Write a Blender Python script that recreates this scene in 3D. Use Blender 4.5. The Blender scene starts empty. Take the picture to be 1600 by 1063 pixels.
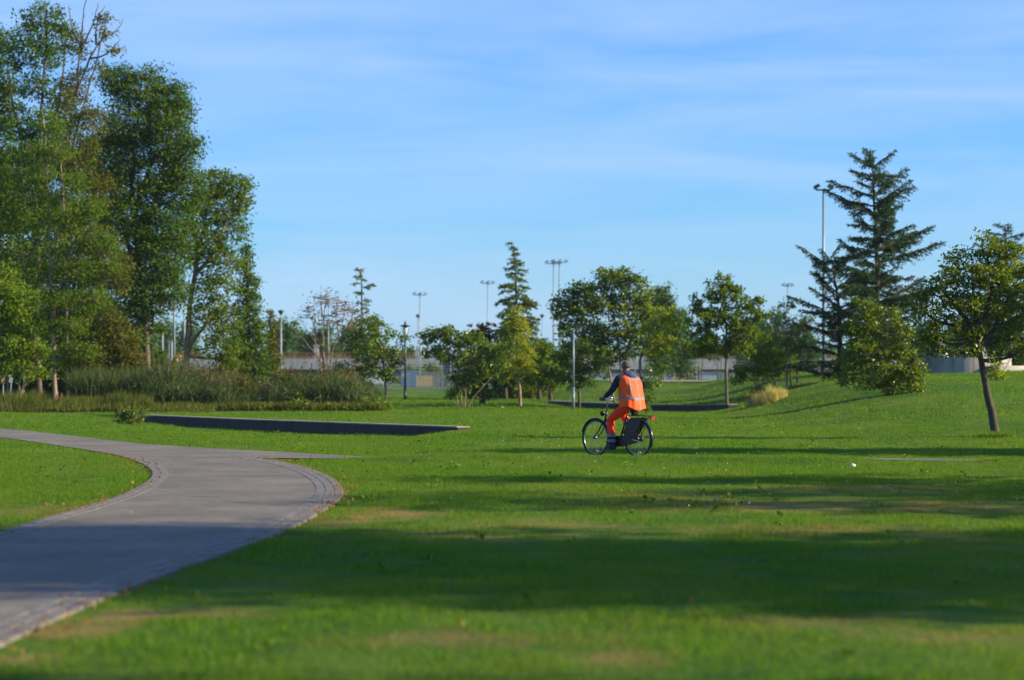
import bpy, bmesh, math, random
import numpy as np
from mathutils import Vector, Matrix
from mathutils.geometry import tessellate_polygon

scene = bpy.context.scene
C = scene.collection
random.seed(7)
rng = np.random.default_rng(11)
R = math.radians

# ------------------------------------------------------------------ camera
F = 3778.0                      # focal length in pixels of the 1600 px wide photograph (85 mm)
CAMH = 1.6
HOR = 581.0
TILT = math.atan((HOR - 531.5) / F)
cam_d = bpy.data.cameras.new('camera')
cam_d.lens = 85.0; cam_d.sensor_width = 36.0; cam_d.clip_end = 6000; cam_d.clip_start = 0.1
cam = bpy.data.objects.new('camera', cam_d); C.objects.link(cam)
cam.location = (0, 0, CAMH); cam.rotation_euler = (math.pi / 2 + TILT, 0, 0)
cam_d.dof.use_dof = True; cam_d.dof.focus_distance = 47.0; cam_d.dof.aperture_fstop = 1.7
scene.camera = cam
scene.render.resolution_x = 1024; scene.render.resolution_y = 680

# ------------------------------------------------------------------ light
SUN_EL = 23.0; SUN_AZ = -8.0     # azimuth measured from +x (right) towards +y (away)
sd = Vector((math.cos(R(SUN_AZ)) * math.cos(R(SUN_EL)), math.sin(R(SUN_AZ)) * math.cos(R(SUN_EL)), math.sin(R(SUN_EL))))
sun_d = bpy.data.lights.new('sun', 'SUN'); sun_d.energy = 5.0; sun_d.angle = R(0.5); sun_d.color = (1.0, 0.83, 0.56)
sun = bpy.data.objects.new('sun', sun_d); C.objects.link(sun)
sun.rotation_euler = sd.to_track_quat('Z', 'Y').to_euler(); sun.location = (30, 10, 30)

world = bpy.data.worlds.new('World'); scene.world = world; world.use_nodes = True
nt = world.node_tree; nt.nodes.clear()
def N(nt, t, **k):
    n = nt.nodes.new(t)
    for a, b in k.items(): setattr(n, a, b)
    return n
sky = N(nt, 'ShaderNodeTexSky', sky_type='NISHITA', sun_disc=False)
sky.sun_elevation = R(SUN_EL); sky.sun_rotation = R(90 - SUN_AZ)
sky.air_density = 1.0; sky.dust_density = 0.3; sky.ozone_density = 3.0
tc = N(nt, 'ShaderNodeTexCoord'); mp = N(nt, 'ShaderNodeMapping')
mp.inputs['Scale'].default_value = (2.6, 1.0, 20.0); mp.inputs['Rotation'].default_value = (0, R(-4), 0)
nz = N(nt, 'ShaderNodeTexNoise'); nz.inputs['Scale'].default_value = 1.7; nz.inputs['Detail'].default_value = 7; nz.inputs['Roughness'].default_value = 0.55
nz.inputs['Distortion'].default_value = 0.5
rp = N(nt, 'ShaderNodeValToRGB'); rp.color_ramp.elements[0].position = 0.38; rp.color_ramp.elements[1].position = 0.80
rp.color_ramp.elements[0].color = (0, 0, 0, 1); rp.color_ramp.elements[1].color = (.72, .72, .72, 1)
cmix = N(nt, 'ShaderNodeMix', data_type='RGBA')
tint = N(nt, 'ShaderNodeMix', data_type='RGBA', blend_type='MULTIPLY'); tint.inputs[0].default_value = 1
tint.inputs[7].default_value = (0.55, 0.97, 1.56, 1)
cmix.inputs[7].default_value = (4.1, 5.6, 8.1, 1)
bg = N(nt, 'ShaderNodeBackground'); bg.inputs['Strength'].default_value = 0.068
wo = N(nt, 'ShaderNodeOutputWorld')
L = nt.links.new
L(tc.outputs['Generated'], mp.inputs['Vector']); L(mp.outputs[0], nz.inputs['Vector']); L(nz.outputs['Fac'], rp.inputs[0])
L(sky.outputs[0], tint.inputs[6]); L(tint.outputs[2], cmix.inputs[6]); L(rp.outputs[0], cmix.inputs[0]); L(cmix.outputs[2], bg.inputs[0]); L(bg.outputs[0], wo.inputs[0])

scene.view_settings.view_transform = 'Standard'; scene.view_settings.look = 'None'
scene.view_settings.exposure = 0.95; scene.view_settings.gamma = 1.0

# ------------------------------------------------------------------ helpers
def W(px, py, d):
    """world point at depth d (metres along +y) seen at pixel (px, py) of the 1600 px photograph"""
    x = (px - 800) / F; y = (531.5 - py) / F
    dy = math.cos(TILT) - y * math.sin(TILT); dz = math.sin(TILT) + y * math.cos(TILT)
    t = d / dy
    return Vector((x * t, d, CAMH + dz * t))

def sm(t):
    t = np.clip(t, 0, 1); return t * t * (3 - 2 * t)

WALL1 = [(W(222, 650, 82).x, 82.0), (W(395, 658, 74).x, 74.0), (W(724, 669.5, 64).x, 64.0)]
WALL2 = [(W(862, 620, 121).x, 121.0), (W(905, 619.5, 116).x, 116.0), (W(1145, 627, 98).x, 98.0)]

def pl_sd(X, Y, P):
    """signed distance (positive in front, towards the camera) and position t along polyline P"""
    best = np.full(np.shape(X), 1e9); sg = np.zeros(np.shape(X)); tt = np.zeros(np.shape(X))
    lens = [math.dist(P[i], P[i + 1]) for i in range(len(P) - 1)]; tot = sum(lens); acc = 0
    for i in range(len(P) - 1):
        ax, ay = P[i]; bx, by = P[i + 1]; l = lens[i]; ux, uy = (bx - ax) / l, (by - ay) / l
        s = (X - ax) * ux + (Y - ay) * uy
        sc = np.clip(s, 0, l)
        dx = X - (ax + ux * sc); dy = Y - (ay + uy * sc); dd = np.hypot(dx, dy)
        side = (X - ax) * uy - (Y - ay) * ux       # + on the right of the direction = front
        m = dd < best
        best = np.where(m, dd, best); sg = np.where(m, np.sign(side), sg)
        tt = np.where(m, (acc + s) / tot, tt); acc += l
    return best * sg, tt

def terrain(X, Y):
    X = np.asarray(X, float); Y = np.asarray(Y, float)
    z = 0.10 * sm((Y - 48) / 16) * (1 - sm((Y - 130) / 60))
    # gentle hill on the right
    hx = sm((X - 6.3) / 7.2)
    hy = sm((Y - 46) / 56)
    hill = 1.62 * hx * hy * (1 - 0.55 * sm((Y - 105) / 70))
    sb, tb = pl_sd(X, Y, WALL2)
    bank = 1.0 * sm((-sb - .8) / 17) * sm((X - .5) / 4.5) * sm((Y - 90) / 12) * (1 - 0.5 * sm((Y - 135) / 60))
    hill = hill * (1 - .8 * np.exp(-(sb / 8.0) ** 2) * sm((tb + .1) / .1) * (1 - sm((tb - 1.02) / .5)))
    z = z + np.maximum(hill, bank)
    # sunken lawn in front of the first retaining wall
    s, t = pl_sd(X, Y, WALL1)
    w1 = np.array(WALL1); wy = np.interp(X, w1[:, 0], w1[:, 1]); tx = (X - w1[0, 0]) / (w1[-1, 0] - w1[0, 0])
    D = np.interp(tx, [-0.35, 0, .2, .55, .88, .97, 1.06], [0, .18, .28, .31, .25, .07, 0])
    dep = D * np.exp(-(np.maximum(wy - Y, 0) / 15.0) ** 2)
    behind = sm((-s) / 0.25 + 0.5)
    outside = np.clip(np.maximum((-t) / .35, (t - 1) / .12), 0, 1)
    z = z - dep * (1 - behind)
    # second wall
    s2, t2 = pl_sd(X, Y, WALL2)
    w2 = np.array(WALL2); wy2 = np.interp(X, w2[:, 0], w2[:, 1]); tx2 = (X - w2[0, 0]) / (w2[-1, 0] - w2[0, 0])
    D2 = np.interp(tx2, [-0.2, 0, .2, .7, 1.0, 1.12], [0, .14, .24, .24, .16, 0])
    z = z - D2 * np.exp(-(np.maximum(wy2 - Y, 0) / 15.0) ** 2) * (1 - sm((-s2) / 0.25 + 0.5))
    # small ridge on the near side of the side path
    yl = 44.75 - (X + 2.8) * 0.2
    z = z + 0.095 * np.exp(-((Y - yl + 0.75) / 0.75) ** 2) * sm((X + 3.4) / 1.5) * (1 - 0.75 * sm((X - 5.9) / .6) * (1 - sm((X - 7.9) / .5)))
    return z

def tz(x, y): return float(terrain(x, y))

def at(px, py):
    """ground point seen at a pixel: march along the ray"""
    d = 9.0
    while d < 400:
        p = W(px, py, d)
        if p.z < tz(p.x, p.y): return p
        d += 0.15
    return W(px, py, 400)

def tag(o, label=None, cat=None, group=None, kind=None):
    if label: o['label'] = label
    if cat: o['category'] = cat
    if group: o['group'] = group
    if kind: o['kind'] = kind
    return o

def empty(name, loc, label, cat, group=None, rz=0):
    o = bpy.data.objects.new(name, None); C.objects.link(o); o.location = loc; o.rotation_euler = (0, 0, rz)
    o.empty_display_size = 0.2
    return tag(o, label, cat, group)

class MB:
    def __init__(s): s.v = []; s.q = []; s.t = []; s.n = 0
    def add(s, v, q=None, t=None):
        v = np.asarray(v, float).reshape(-1, 3)
        if q is not None and len(q): s.q.append(np.asarray(q, int).reshape(-1, 4) + s.n)
        if t is not None and len(t): s.t.append(np.asarray(t, int).reshape(-1, 3) + s.n)
        s.v.append(v); s.n += len(v); return s
    def tube(s, pts, rad, k=8, cap=True):
        P = np.asarray([tuple(p) for p in pts], float); n = len(P)
        rad = np.asarray(rad, float) if np.ndim(rad) else np.full(n, float(rad))
        T = np.gradient(P, axis=0); T /= np.linalg.norm(T, axis=1)[:, None] + 1e-12
        ref = np.array([0, 0, 1.]) if abs(T[0, 2]) < .9 else np.array([1., 0, 0])
        u = np.cross(T[0], ref); u /= np.linalg.norm(u)
        ang = np.arange(k) * 2 * math.pi / k; vs = []
        for i in range(n):
            u = u - T[i] * (u @ T[i]); u /= np.linalg.norm(u) + 1e-12; w = np.cross(T[i], u)
            vs.append(P[i] + rad[i] * (np.cos(ang)[:, None] * u + np.sin(ang)[:, None] * w))
        q = []
        for i in range(n - 1):
            for j in range(k):
                q.append((i * k + j, i * k + (j + 1) % k, (i + 1) * k + (j + 1) % k, (i + 1) * k + j))
        V = np.concatenate(vs); t = []
        if cap:
            V = np.concatenate([V, P[:1], P[-1:]]); a, b = n * k, n * k + 1
            for j in range(k):
                t.append((a, (j + 1) % k, j)); t.append((b, (n - 1) * k + j, (n - 1) * k + (j + 1) % k))
        return s.add(V, q, t)
    def twigs(s, A, B, r0, r1):
        """many 3-sided sticks at once"""
        A = np.asarray(A); B = np.asarray(B); n = len(A)
        if n == 0: return s
        T = B - A; T /= np.linalg.norm(T, axis=1)[:, None] + 1e-9
        ref = np.where(np.abs(T[:, 2:3]) < .9, np.array([[0, 0, 1.]]), np.array([[1., 0, 0]]))
        u = np.cross(T, ref); u /= np.linalg.norm(u, axis=1)[:, None] + 1e-9; w = np.cross(T, u)
        vs = []
        r0 = np.broadcast_to(r0, (n,))[:, None]; r1 = np.broadcast_to(r1, (n,))[:, None]
        for P, r in ((A, r0), (B, r1)):
            for j in range(3):
                a = j * 2 * math.pi / 3; vs.append(P + r * (math.cos(a) * u + math.sin(a) * w))
        V = np.stack(vs, 1).reshape(-1, 3); base = np.arange(n)[:, None] * 6
        q = np.concatenate([base + np.array([[0, 1, 4, 3]]), base + np.array([[1, 2, 5, 4]]), base + np.array([[2, 0, 3, 5]])])
        return s.add(V, q)
    def leaves(s, P, l, w, up=0.5, droop=0.0, dirs=None, r=rng):
        P = np.asarray(P); n = len(P)
        if n == 0: return s
        nn = r.normal(size=(n, 3)); nn[:, 2] += up * 2; nn /= np.linalg.norm(nn, axis=1)[:, None]
        a = r.normal(size=(n, 3)) if dirs is None else dirs + r.normal(size=(n, 3)) * .35
        a[:, 2] -= droop; a /= np.linalg.norm(a, axis=1)[:, None] + 1e-9
        b = np.cross(a, nn); b /= np.linalg.norm(b, axis=1)[:, None] + 1e-9
        sc = r.uniform(.65, 1.25, (n, 1)); l = np.broadcast_to(l, (n,))[:, None] * sc; w = np.broadcast_to(w, (n,))[:, None] * sc
        V = np.stack([P, P + a * l * .45 + b * w * .5, P + a * l, P + a * l * .45 - b * w * .5], 1).reshape(-1, 3)
        return s.add(V, np.arange(4 * n).reshape(-1, 4))
    def box(s, c, size, rot=None, taper=1.0):
        x, y, z = (q / 2 for q in size)
        V = np.array([(sx * x * (taper if sz > 0 else 1), sy * y * (taper if sz > 0 else 1), sz * z) for sz in (-1, 1) for sy in (-1, 1) for sx in (-1, 1)])
        if rot is not None: V = V @ np.array(rot).T
        V = V + np.array(tuple(c))
        return s.add(V, [(0, 2, 3, 1), (4, 5, 7, 6), (0, 1, 5, 4), (2, 6, 7, 3), (0, 4, 6, 2), (1, 3, 7, 5)])
    def rings(s, rings, cap=True):
        k = len(rings[0]); q = []; n = len(rings)
        for i in range(n - 1):
            for j in range(k): q.append((i * k + j, i * k + (j + 1) % k, (i + 1) * k + (j + 1) % k, (i + 1) * k + j))
        V = np.concatenate([np.asarray(r, float) for r in rings]); t = []
        if cap:
            V = np.concatenate([V, [np.mean(rings[0], 0)], [np.mean(rings[-1], 0)]]); a, b = n * k, n * k + 1
            for j in range(k): t.append((a, (j + 1) % k, j)); t.append((b, (n - 1) * k + j, (n - 1) * k + (j + 1) % k))
        return s.add(V, q, t)
    def lathe(s, prof, c=(0, 0, 0), k=20, cap=True):
        an = np.arange(k) * 2 * math.pi / k
        return s.rings([np.stack([c[0] + r * np.cos(an), c[1] + r * np.sin(an), np.full(k, c[2] + z)], 1) for r, z in prof], cap)
    def torus(s, c, Rr, r, axis='y', k=36, m=8, a0=0, a1=2 * math.pi):
        full = abs(a1 - a0 - 2 * math.pi) < 1e-6; n = k if full else k + 1
        V = []; c = np.array(c, float)
        for i in range(n):
            a = a0 + (a1 - a0) * i / k; d = np.array([math.cos(a), 0, math.sin(a)])
            for j in range(m):
                b = 2 * math.pi * j / m; V.append(c + d * (Rr + r * math.cos(b)) + np.array([0, r * math.sin(b), 0]))
        q = []
        for i in range(k):
            for j in range(m):
                i2 = (i + 1) % n; q.append((i * m + j, i2 * m + j, i2 * m + (j + 1) % m, i * m + (j + 1) % m))
        return s.add(V, q)
    def build(s, name, mat, parent=None, smooth=False, loc=None):
        me = bpy.data.meshes.new(name)
        V = np.concatenate(s.v) if s.v else np.zeros((0, 3))
        if loc is not None: V = V - np.array(tuple(loc))
        Q = np.concatenate(s.q) if s.q else np.zeros((0, 4), int); T = np.concatenate(s.t) if s.t else np.zeros((0, 3), int)
        me.vertices.add(len(V)); me.vertices.foreach_set('co', V.astype(np.float32).ravel())
        nl = Q.size + T.size; me.loops.add(nl); me.loops.foreach_set('vertex_index', np.concatenate([Q.ravel(), T.ravel()]).astype(np.int32))
        me.polygons.add(len(Q) + len(T))
        st = np.concatenate([np.arange(len(Q)) * 4, Q.size + np.arange(len(T)) * 3]).astype(np.int32)
        me.polygons.foreach_set('loop_start', st)
        me.polygons.foreach_set('use_smooth', np.full(len(Q) + len(T), smooth))
        me.update(calc_edges=True); me.materials.append(mat)
        o = bpy.data.objects.new(name, me); C.objects.link(o)
        if parent is not None: o.parent = parent
        elif loc is not None: o.location = tuple(loc)
        return o

# ------------------------------------------------------------------ materials
def newmat(name):
    m = bpy.data.materials.new(name); m.use_nodes = True; nt = m.node_tree; nt.nodes.clear()
    out = N(nt, 'ShaderNodeOutputMaterial'); return m, nt, out

def ramp(nt, src, stops):
    r = N(nt, 'ShaderNodeValToRGB'); e = r.color_ramp.elements
    while len(e) < len(stops): e.new(0.5)
    for el, (p, c) in zip(e, stops): el.position = p; el.color = (*c, 1)
    nt.links.new(src, r.inputs[0]); return r

def noise(nt, scale, detail=4, vec=None, rough=.55):
    n = N(nt, 'ShaderNodeTexNoise'); n.inputs['Scale'].default_value = scale; n.inputs['Detail'].default_value = detail; n.inputs['Roughness'].default_value = rough
    if vec is not None: nt.links.new(vec, n.inputs['Vector'])
    return n

def mat_leaf(name, c1, c2, c3=None, trans=.35, rough=.5, nscale=.9):
    m, nt, out = newmat(name); L = nt.links.new
    g = N(nt, 'ShaderNodeNewGeometry'); n = noise(nt, nscale, 3, g.outputs['Position'])
    mx = N(nt, 'ShaderNodeMath', operation='MULTIPLY_ADD'); L(g.outputs['Random Per Island'], mx.inputs[0]); mx.inputs[1].default_value = .5
    m2 = N(nt, 'ShaderNodeMath', operation='MULTIPLY'); L(n.outputs['Fac'], m2.inputs[0]); m2.inputs[1].default_value = .5; L(m2.outputs[0], mx.inputs[2])
    st = [(.2, c1), (.62, c2)]
    if c3: st.append((.8, c3))
    rr = ramp(nt, mx.outputs[0], st)
    p = N(nt, 'ShaderNodeBsdfPrincipled'); p.inputs['Roughness'].default_value = rough; p.inputs['Specular IOR Level'].default_value = .12 if rough > .4 else .3
    L(rr.outputs[0], p.inputs['Base Color'])
    tr = N(nt, 'ShaderNodeBsdfTranslucent'); hs = N(nt, 'ShaderNodeMix', data_type='RGBA', blend_type='MULTIPLY'); hs.inputs[0].default_value = 1
    hs.inputs[7].default_value = (1.5, 1.5, .5, 1); L(rr.outputs[0], hs.inputs[6]); L(hs.outputs[2], tr.inputs[0])
    ms = N(nt, 'ShaderNodeMixShader'); ms.inputs[0].default_value = trans
    L(p.outputs[0], ms.inputs[1]); L(tr.outputs[0], ms.inputs[2]); L(ms.outputs[0], out.inputs[0]); return m

def mat_std(name, col, rough=.6, metal=0, var=.25, scale=6, bump=0.0, col2=None, spec=.4):
    m, nt, out = newmat(name); L = nt.links.new
    tc = N(nt, 'ShaderNodeTexCoord'); n = noise(nt, scale, 6, tc.outputs['Object'])
    c2 = col2 or tuple(c * (1 - var) for c in col)
    r = ramp(nt, n.outputs['Fac'], [(.35, c2), (.65, col)])
    p = N(nt, 'ShaderNodeBsdfPrincipled'); p.inputs['Roughness'].default_value = rough; p.inputs['Metallic'].default_value = metal; p.inputs['Specular IOR Level'].default_value = spec
    L(r.outputs[0], p.inputs['Base Color'])
    if bump:
        b = N(nt, 'ShaderNodeBump'); b.inputs['Strength'].default_value = bump; b.inputs['Distance'].default_value = .03; n2 = noise(nt, scale * 5, 5, tc.outputs['Object'])
        L(n2.outputs['Fac'], b.inputs['Height']); L(b.outputs[0], p.inputs['Normal'])
    L(p.outputs[0], out.inputs[0]); return m

def mat_bark(name, c1, c2):
    m, nt, out = newmat(name); L = nt.links.new
    tc = N(nt, 'ShaderNodeTexCoord'); mp = N(nt, 'ShaderNodeMapping'); mp.inputs['Scale'].default_value = (9, 9, 2.2); L(tc.outputs['Object'], mp.inputs[0])
    n = noise(nt, 1.6, 6, mp.outputs[0], .7); r = ramp(nt, n.outputs['Fac'], [(.35, c1), (.65, c2)])
    p = N(nt, 'ShaderNodeBsdfPrincipled'); p.inputs['Roughness'].default_value = .85; L(r.outputs[0], p.inputs['Base Color'])
    b = N(nt, 'ShaderNodeBump'); b.inputs['Strength'].default_value = .6; b.inputs['Distance'].default_value = .03; L(n.outputs['Fac'], b.inputs['Height']); L(b.outputs[0], p.inputs['Normal'])
    L(p.outputs[0], out.inputs[0]); return m

def grass_color(nt, blades):
    """lawn colour: greens with drier patches, the same field for blades and soil"""
    L = nt.links.new
    g = N(nt, 'ShaderNodeNewGeometry'); pos = g.outputs['Position']
    mp = N(nt, 'ShaderNodeMapping'); mp.inputs['Scale'].default_value = (1, .45, 0); L(pos, mp.inputs[0])
    n1 = noise(nt, .33, 6, mp.outputs[0], .65); n2 = noise(nt, 2.3, 7, mp.outputs[0], .75)
    if blades:
        base = ramp(nt, g.outputs['Random Per Island'], [(0, (.050, .135, .006)), (.55, (.095, .215, .008)), (.93, (.155, .250, .016)), (1, (.25, .23, .06))])
    else:
        base = ramp(nt, n2.outputs['Fac'], [(.3, (.024, .066, .006)), (.7, (.048, .112, .010))])
    c_y = N(nt, 'ShaderNodeMix', data_type='RGBA')
    ry = ramp(nt, n1.outputs['Fac'], [(.42, (0, 0, 0)), (.66, (.9, .9, .9))]); L(ry.outputs[0], c_y.inputs[0])
    L(base.outputs[0], c_y.inputs[6]); c_y.inputs[7].default_value = (.13, .20, .022, 1)
    # dry, trodden patches: blobs at measured places, broken by noise
    cur = c_y.outputs[2]
    for (x, y, rx, ry_, amt) in DRY:
        sub = N(nt, 'ShaderNodeVectorMath', operation='SUBTRACT'); L(pos, sub.inputs[0]); sub.inputs[1].default_value = (x, y, 0)
        mu = N(nt, 'ShaderNodeVectorMath', operation='MULTIPLY'); L(sub.outputs[0], mu.inputs[0]); mu.inputs[1].default_value = (1 / rx, 1 / ry_, 0)
        ln = N(nt, 'ShaderNodeVectorMath', operation='LENGTH'); L(mu.outputs[0], ln.inputs[0])
        ad = N(nt, 'ShaderNodeMath', operation='MULTIPLY_ADD'); L(n2.outputs['Fac'], ad.inputs[0]); ad.inputs[1].default_value = 3.6; L(ln.outputs['Value'], ad.inputs[2])
        rr = ramp(nt, ad.outputs[0], [(.0, (amt, amt, amt)), (1.0, (0, 0, 0))])
        mr = N(nt, 'ShaderNodeMapRange'); mr.inputs[1].default_value = 1.75; mr.inputs[2].default_value = 2.7; L(ad.outputs[0], mr.inputs[0]); L(mr.outputs[0], rr.inputs[0])
        mx = N(nt, 'ShaderNodeMix', data_type='RGBA'); L(rr.outputs[0], mx.inputs[0]); L(cur, mx.inputs[6]); mx.inputs[7].default_value = (.27, .17, .07, 1)
        cur = mx.outputs[2]
    return cur
def gp(px, py): p = at(px, py); return p
DRY = []
for (px, py, rx, ry_, amt) in [(610, 805, .85, 1.6, .85), (520, 818, .5, 1.0, .7), (720, 838, 1.3, 1.0, .45), (120, 985, .5, .9, .8), (210, 965, .35, .6, .7), (30, 1030, .3, .6, .8), (1150, 790, 2.4, 2.2, .65), (1350, 765, 2.6, 1.6, .55), (1480, 790, 2.0, 2.0, .6), (1000, 775, 1.6, 1.2, .5), (1250, 830, 2.2, 1.4, .5), (700, 1000, 1.0, .7, .45), (960, 1030, .7, .6, .5), (1250, 975, 1.2, .7, .45), (330, 960, .5, .6, .4), (850, 820, 1.4, .9, .5), (1500, 1000, 1.0, .8, .4), (60, 800, 1.2, 1.8, .45), (880, 760, 1.5, 1.2, .25), (1500, 850, .8, 2.0, .35), (900, 1000, .5, .7, .2), (250, 765, .25, 1.0, .7), (1400, 800, 2.0, 1.0, .3)]:
    p = at(px, py); DRY.append((p.x, p.y, rx, ry_, amt))

def mat_grass():
    m, nt, out = newmat('grass_blades'); L = nt.links.new
    c = grass_color(nt, True)
    p = N(nt, 'ShaderNodeBsdfPrincipled'); p.inputs['Roughness'].default_value = .6; p.inputs['Specular IOR Level'].default_value = .2; L(c, p.inputs['Base Color'])
    tr = N(nt, 'ShaderNodeBsdfTranslucent'); hs = N(nt, 'ShaderNodeMix', data_type='RGBA', blend_type='MULTIPLY'); hs.inputs[0].default_value = 1
    hs.inputs[7].default_value = (1.3, 1.4, .45, 1); L(c, hs.inputs[6]); L(hs.outputs[2], tr.inputs[0])
    ms = N(nt, 'ShaderNodeMixShader'); ms.inputs[0].default_value = .48; L(p.outputs[0], ms.inputs[1]); L(tr.outputs[0], ms.inputs[2]); L(ms.outputs[0], out.inputs[0]); return m
def mat_ground():
    m, nt, out = newmat('lawn_ground'); L = nt.links.new
    c = grass_color(nt, False)
    p = N(nt, 'ShaderNodeBsdfPrincipled'); p.inputs['Roughness'].default_value = .9; p.inputs['Specular IOR Level'].default_value = .1; L(c, p.inputs['Base Color'])
    g = N(nt, 'ShaderNodeNewGeometry'); n = noise(nt, 14, 5, g.outputs['Position']); b = N(nt, 'ShaderNodeBump'); b.inputs['Strength'].default_value = .8; b.inputs['Distance'].default_value = .05
    L(n.outputs['Fac'], b.inputs['Height']); L(b.outputs[0], p.inputs['Normal']); L(p.outputs[0], out.inputs[0]); return m
def mat_asphalt():
    m, nt, out = newmat('asphalt'); L = nt.links.new
    g = N(nt, 'ShaderNodeNewGeometry'); pos = g.outputs['Position']
    n1 = noise(nt, .7, 5, pos); n2 = noise(nt, 60, 3, pos); n3 = noise(nt, 5, 6, pos, .7)
    r1 = ramp(nt, n1.outputs['Fac'], [(.3, (.115, .105, .086)), (.7, (.195, .178, .148))])
    r2 = ramp(nt, n2.outputs['Fac'], [(.3, (.72, .72, .72)), (.72, (1.25, 1.25, 1.25))])
    r3 = ramp(nt, n3.outputs['Fac'], [(.33, (.68, .68, .70)), (.48, (1, 1, 1)), (.72, (1.16, 1.13, 1.08))])
    m1 = N(nt, 'ShaderNodeMix', data_type='RGBA', blend_type='MULTIPLY'); m1.inputs[0].default_value = 1; L(r1.outputs[0], m1.inputs[6]); L(r2.outputs[0], m1.inputs[7])
    m2 = N(nt, 'ShaderNodeMix', data_type='RGBA', blend_type='MULTIPLY'); m2.inputs[0].default_value = 1; L(m1.outputs[2], m2.inputs[6]); L(r3.outputs[0], m2.inputs[7])
    p = N(nt, 'ShaderNodeBsdfPrincipled'); p.inputs['Roughness'].default_value = .85; p.inputs['Specular IOR Level'].default_value = .3; L(m2.outputs[2], p.inputs['Base Color'])
    b = N(nt, 'ShaderNodeBump'); b.inputs['Strength'].default_value = .5; b.inputs['Distance'].default_value = .01; L(n2.outputs['Fac'], b.inputs['Height']); L(b.outputs[0], p.inputs['Normal'])
    L(p.outputs[0], out.inputs[0]); return m
def mat_concrete(name, base=(.36, .35, .33), streak=True):
    m, nt, out = newmat(name); L = nt.links.new
    tc = N(nt, 'ShaderNodeTexCoord'); mp = N(nt, 'ShaderNodeMapping'); mp.inputs['Scale'].default_value = (1.5, 1.5, .25 if streak else 1.5); L(tc.outputs['Object'], mp.inputs[0])
    n = noise(nt, 1.6, 8, mp.outputs[0], .65); n2 = noise(nt, .6, 4, tc.outputs['Object'])
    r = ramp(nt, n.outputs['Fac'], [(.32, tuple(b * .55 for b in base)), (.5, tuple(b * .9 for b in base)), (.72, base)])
    r2 = ramp(nt, n2.outputs['Fac'], [(.35, (.85, .84, .80)), (.65, (1.08, 1.05, 1.0))])
    mm = N(nt, 'ShaderNodeMix', data_type='RGBA', blend_type='MULTIPLY'); mm.inputs[0].default_value = 1; L(r.outputs[0], mm.inputs[6]); L(r2.outputs[0], mm.inputs[7])
    p = N(nt, 'ShaderNodeBsdfPrincipled'); p.inputs['Roughness'].default_value = .85; L(mm.outputs[2], p.inputs['Base Color'])
    b = N(nt, 'ShaderNodeBump'); b.inputs['Strength'].default_value = .4; b.inputs['Distance'].default_value = .02; L(n.outputs['Fac'], b.inputs['Height']); L(b.outputs[0], p.inputs['Normal'])
    L(p.outputs[0], out.inputs[0]); return m

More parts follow.
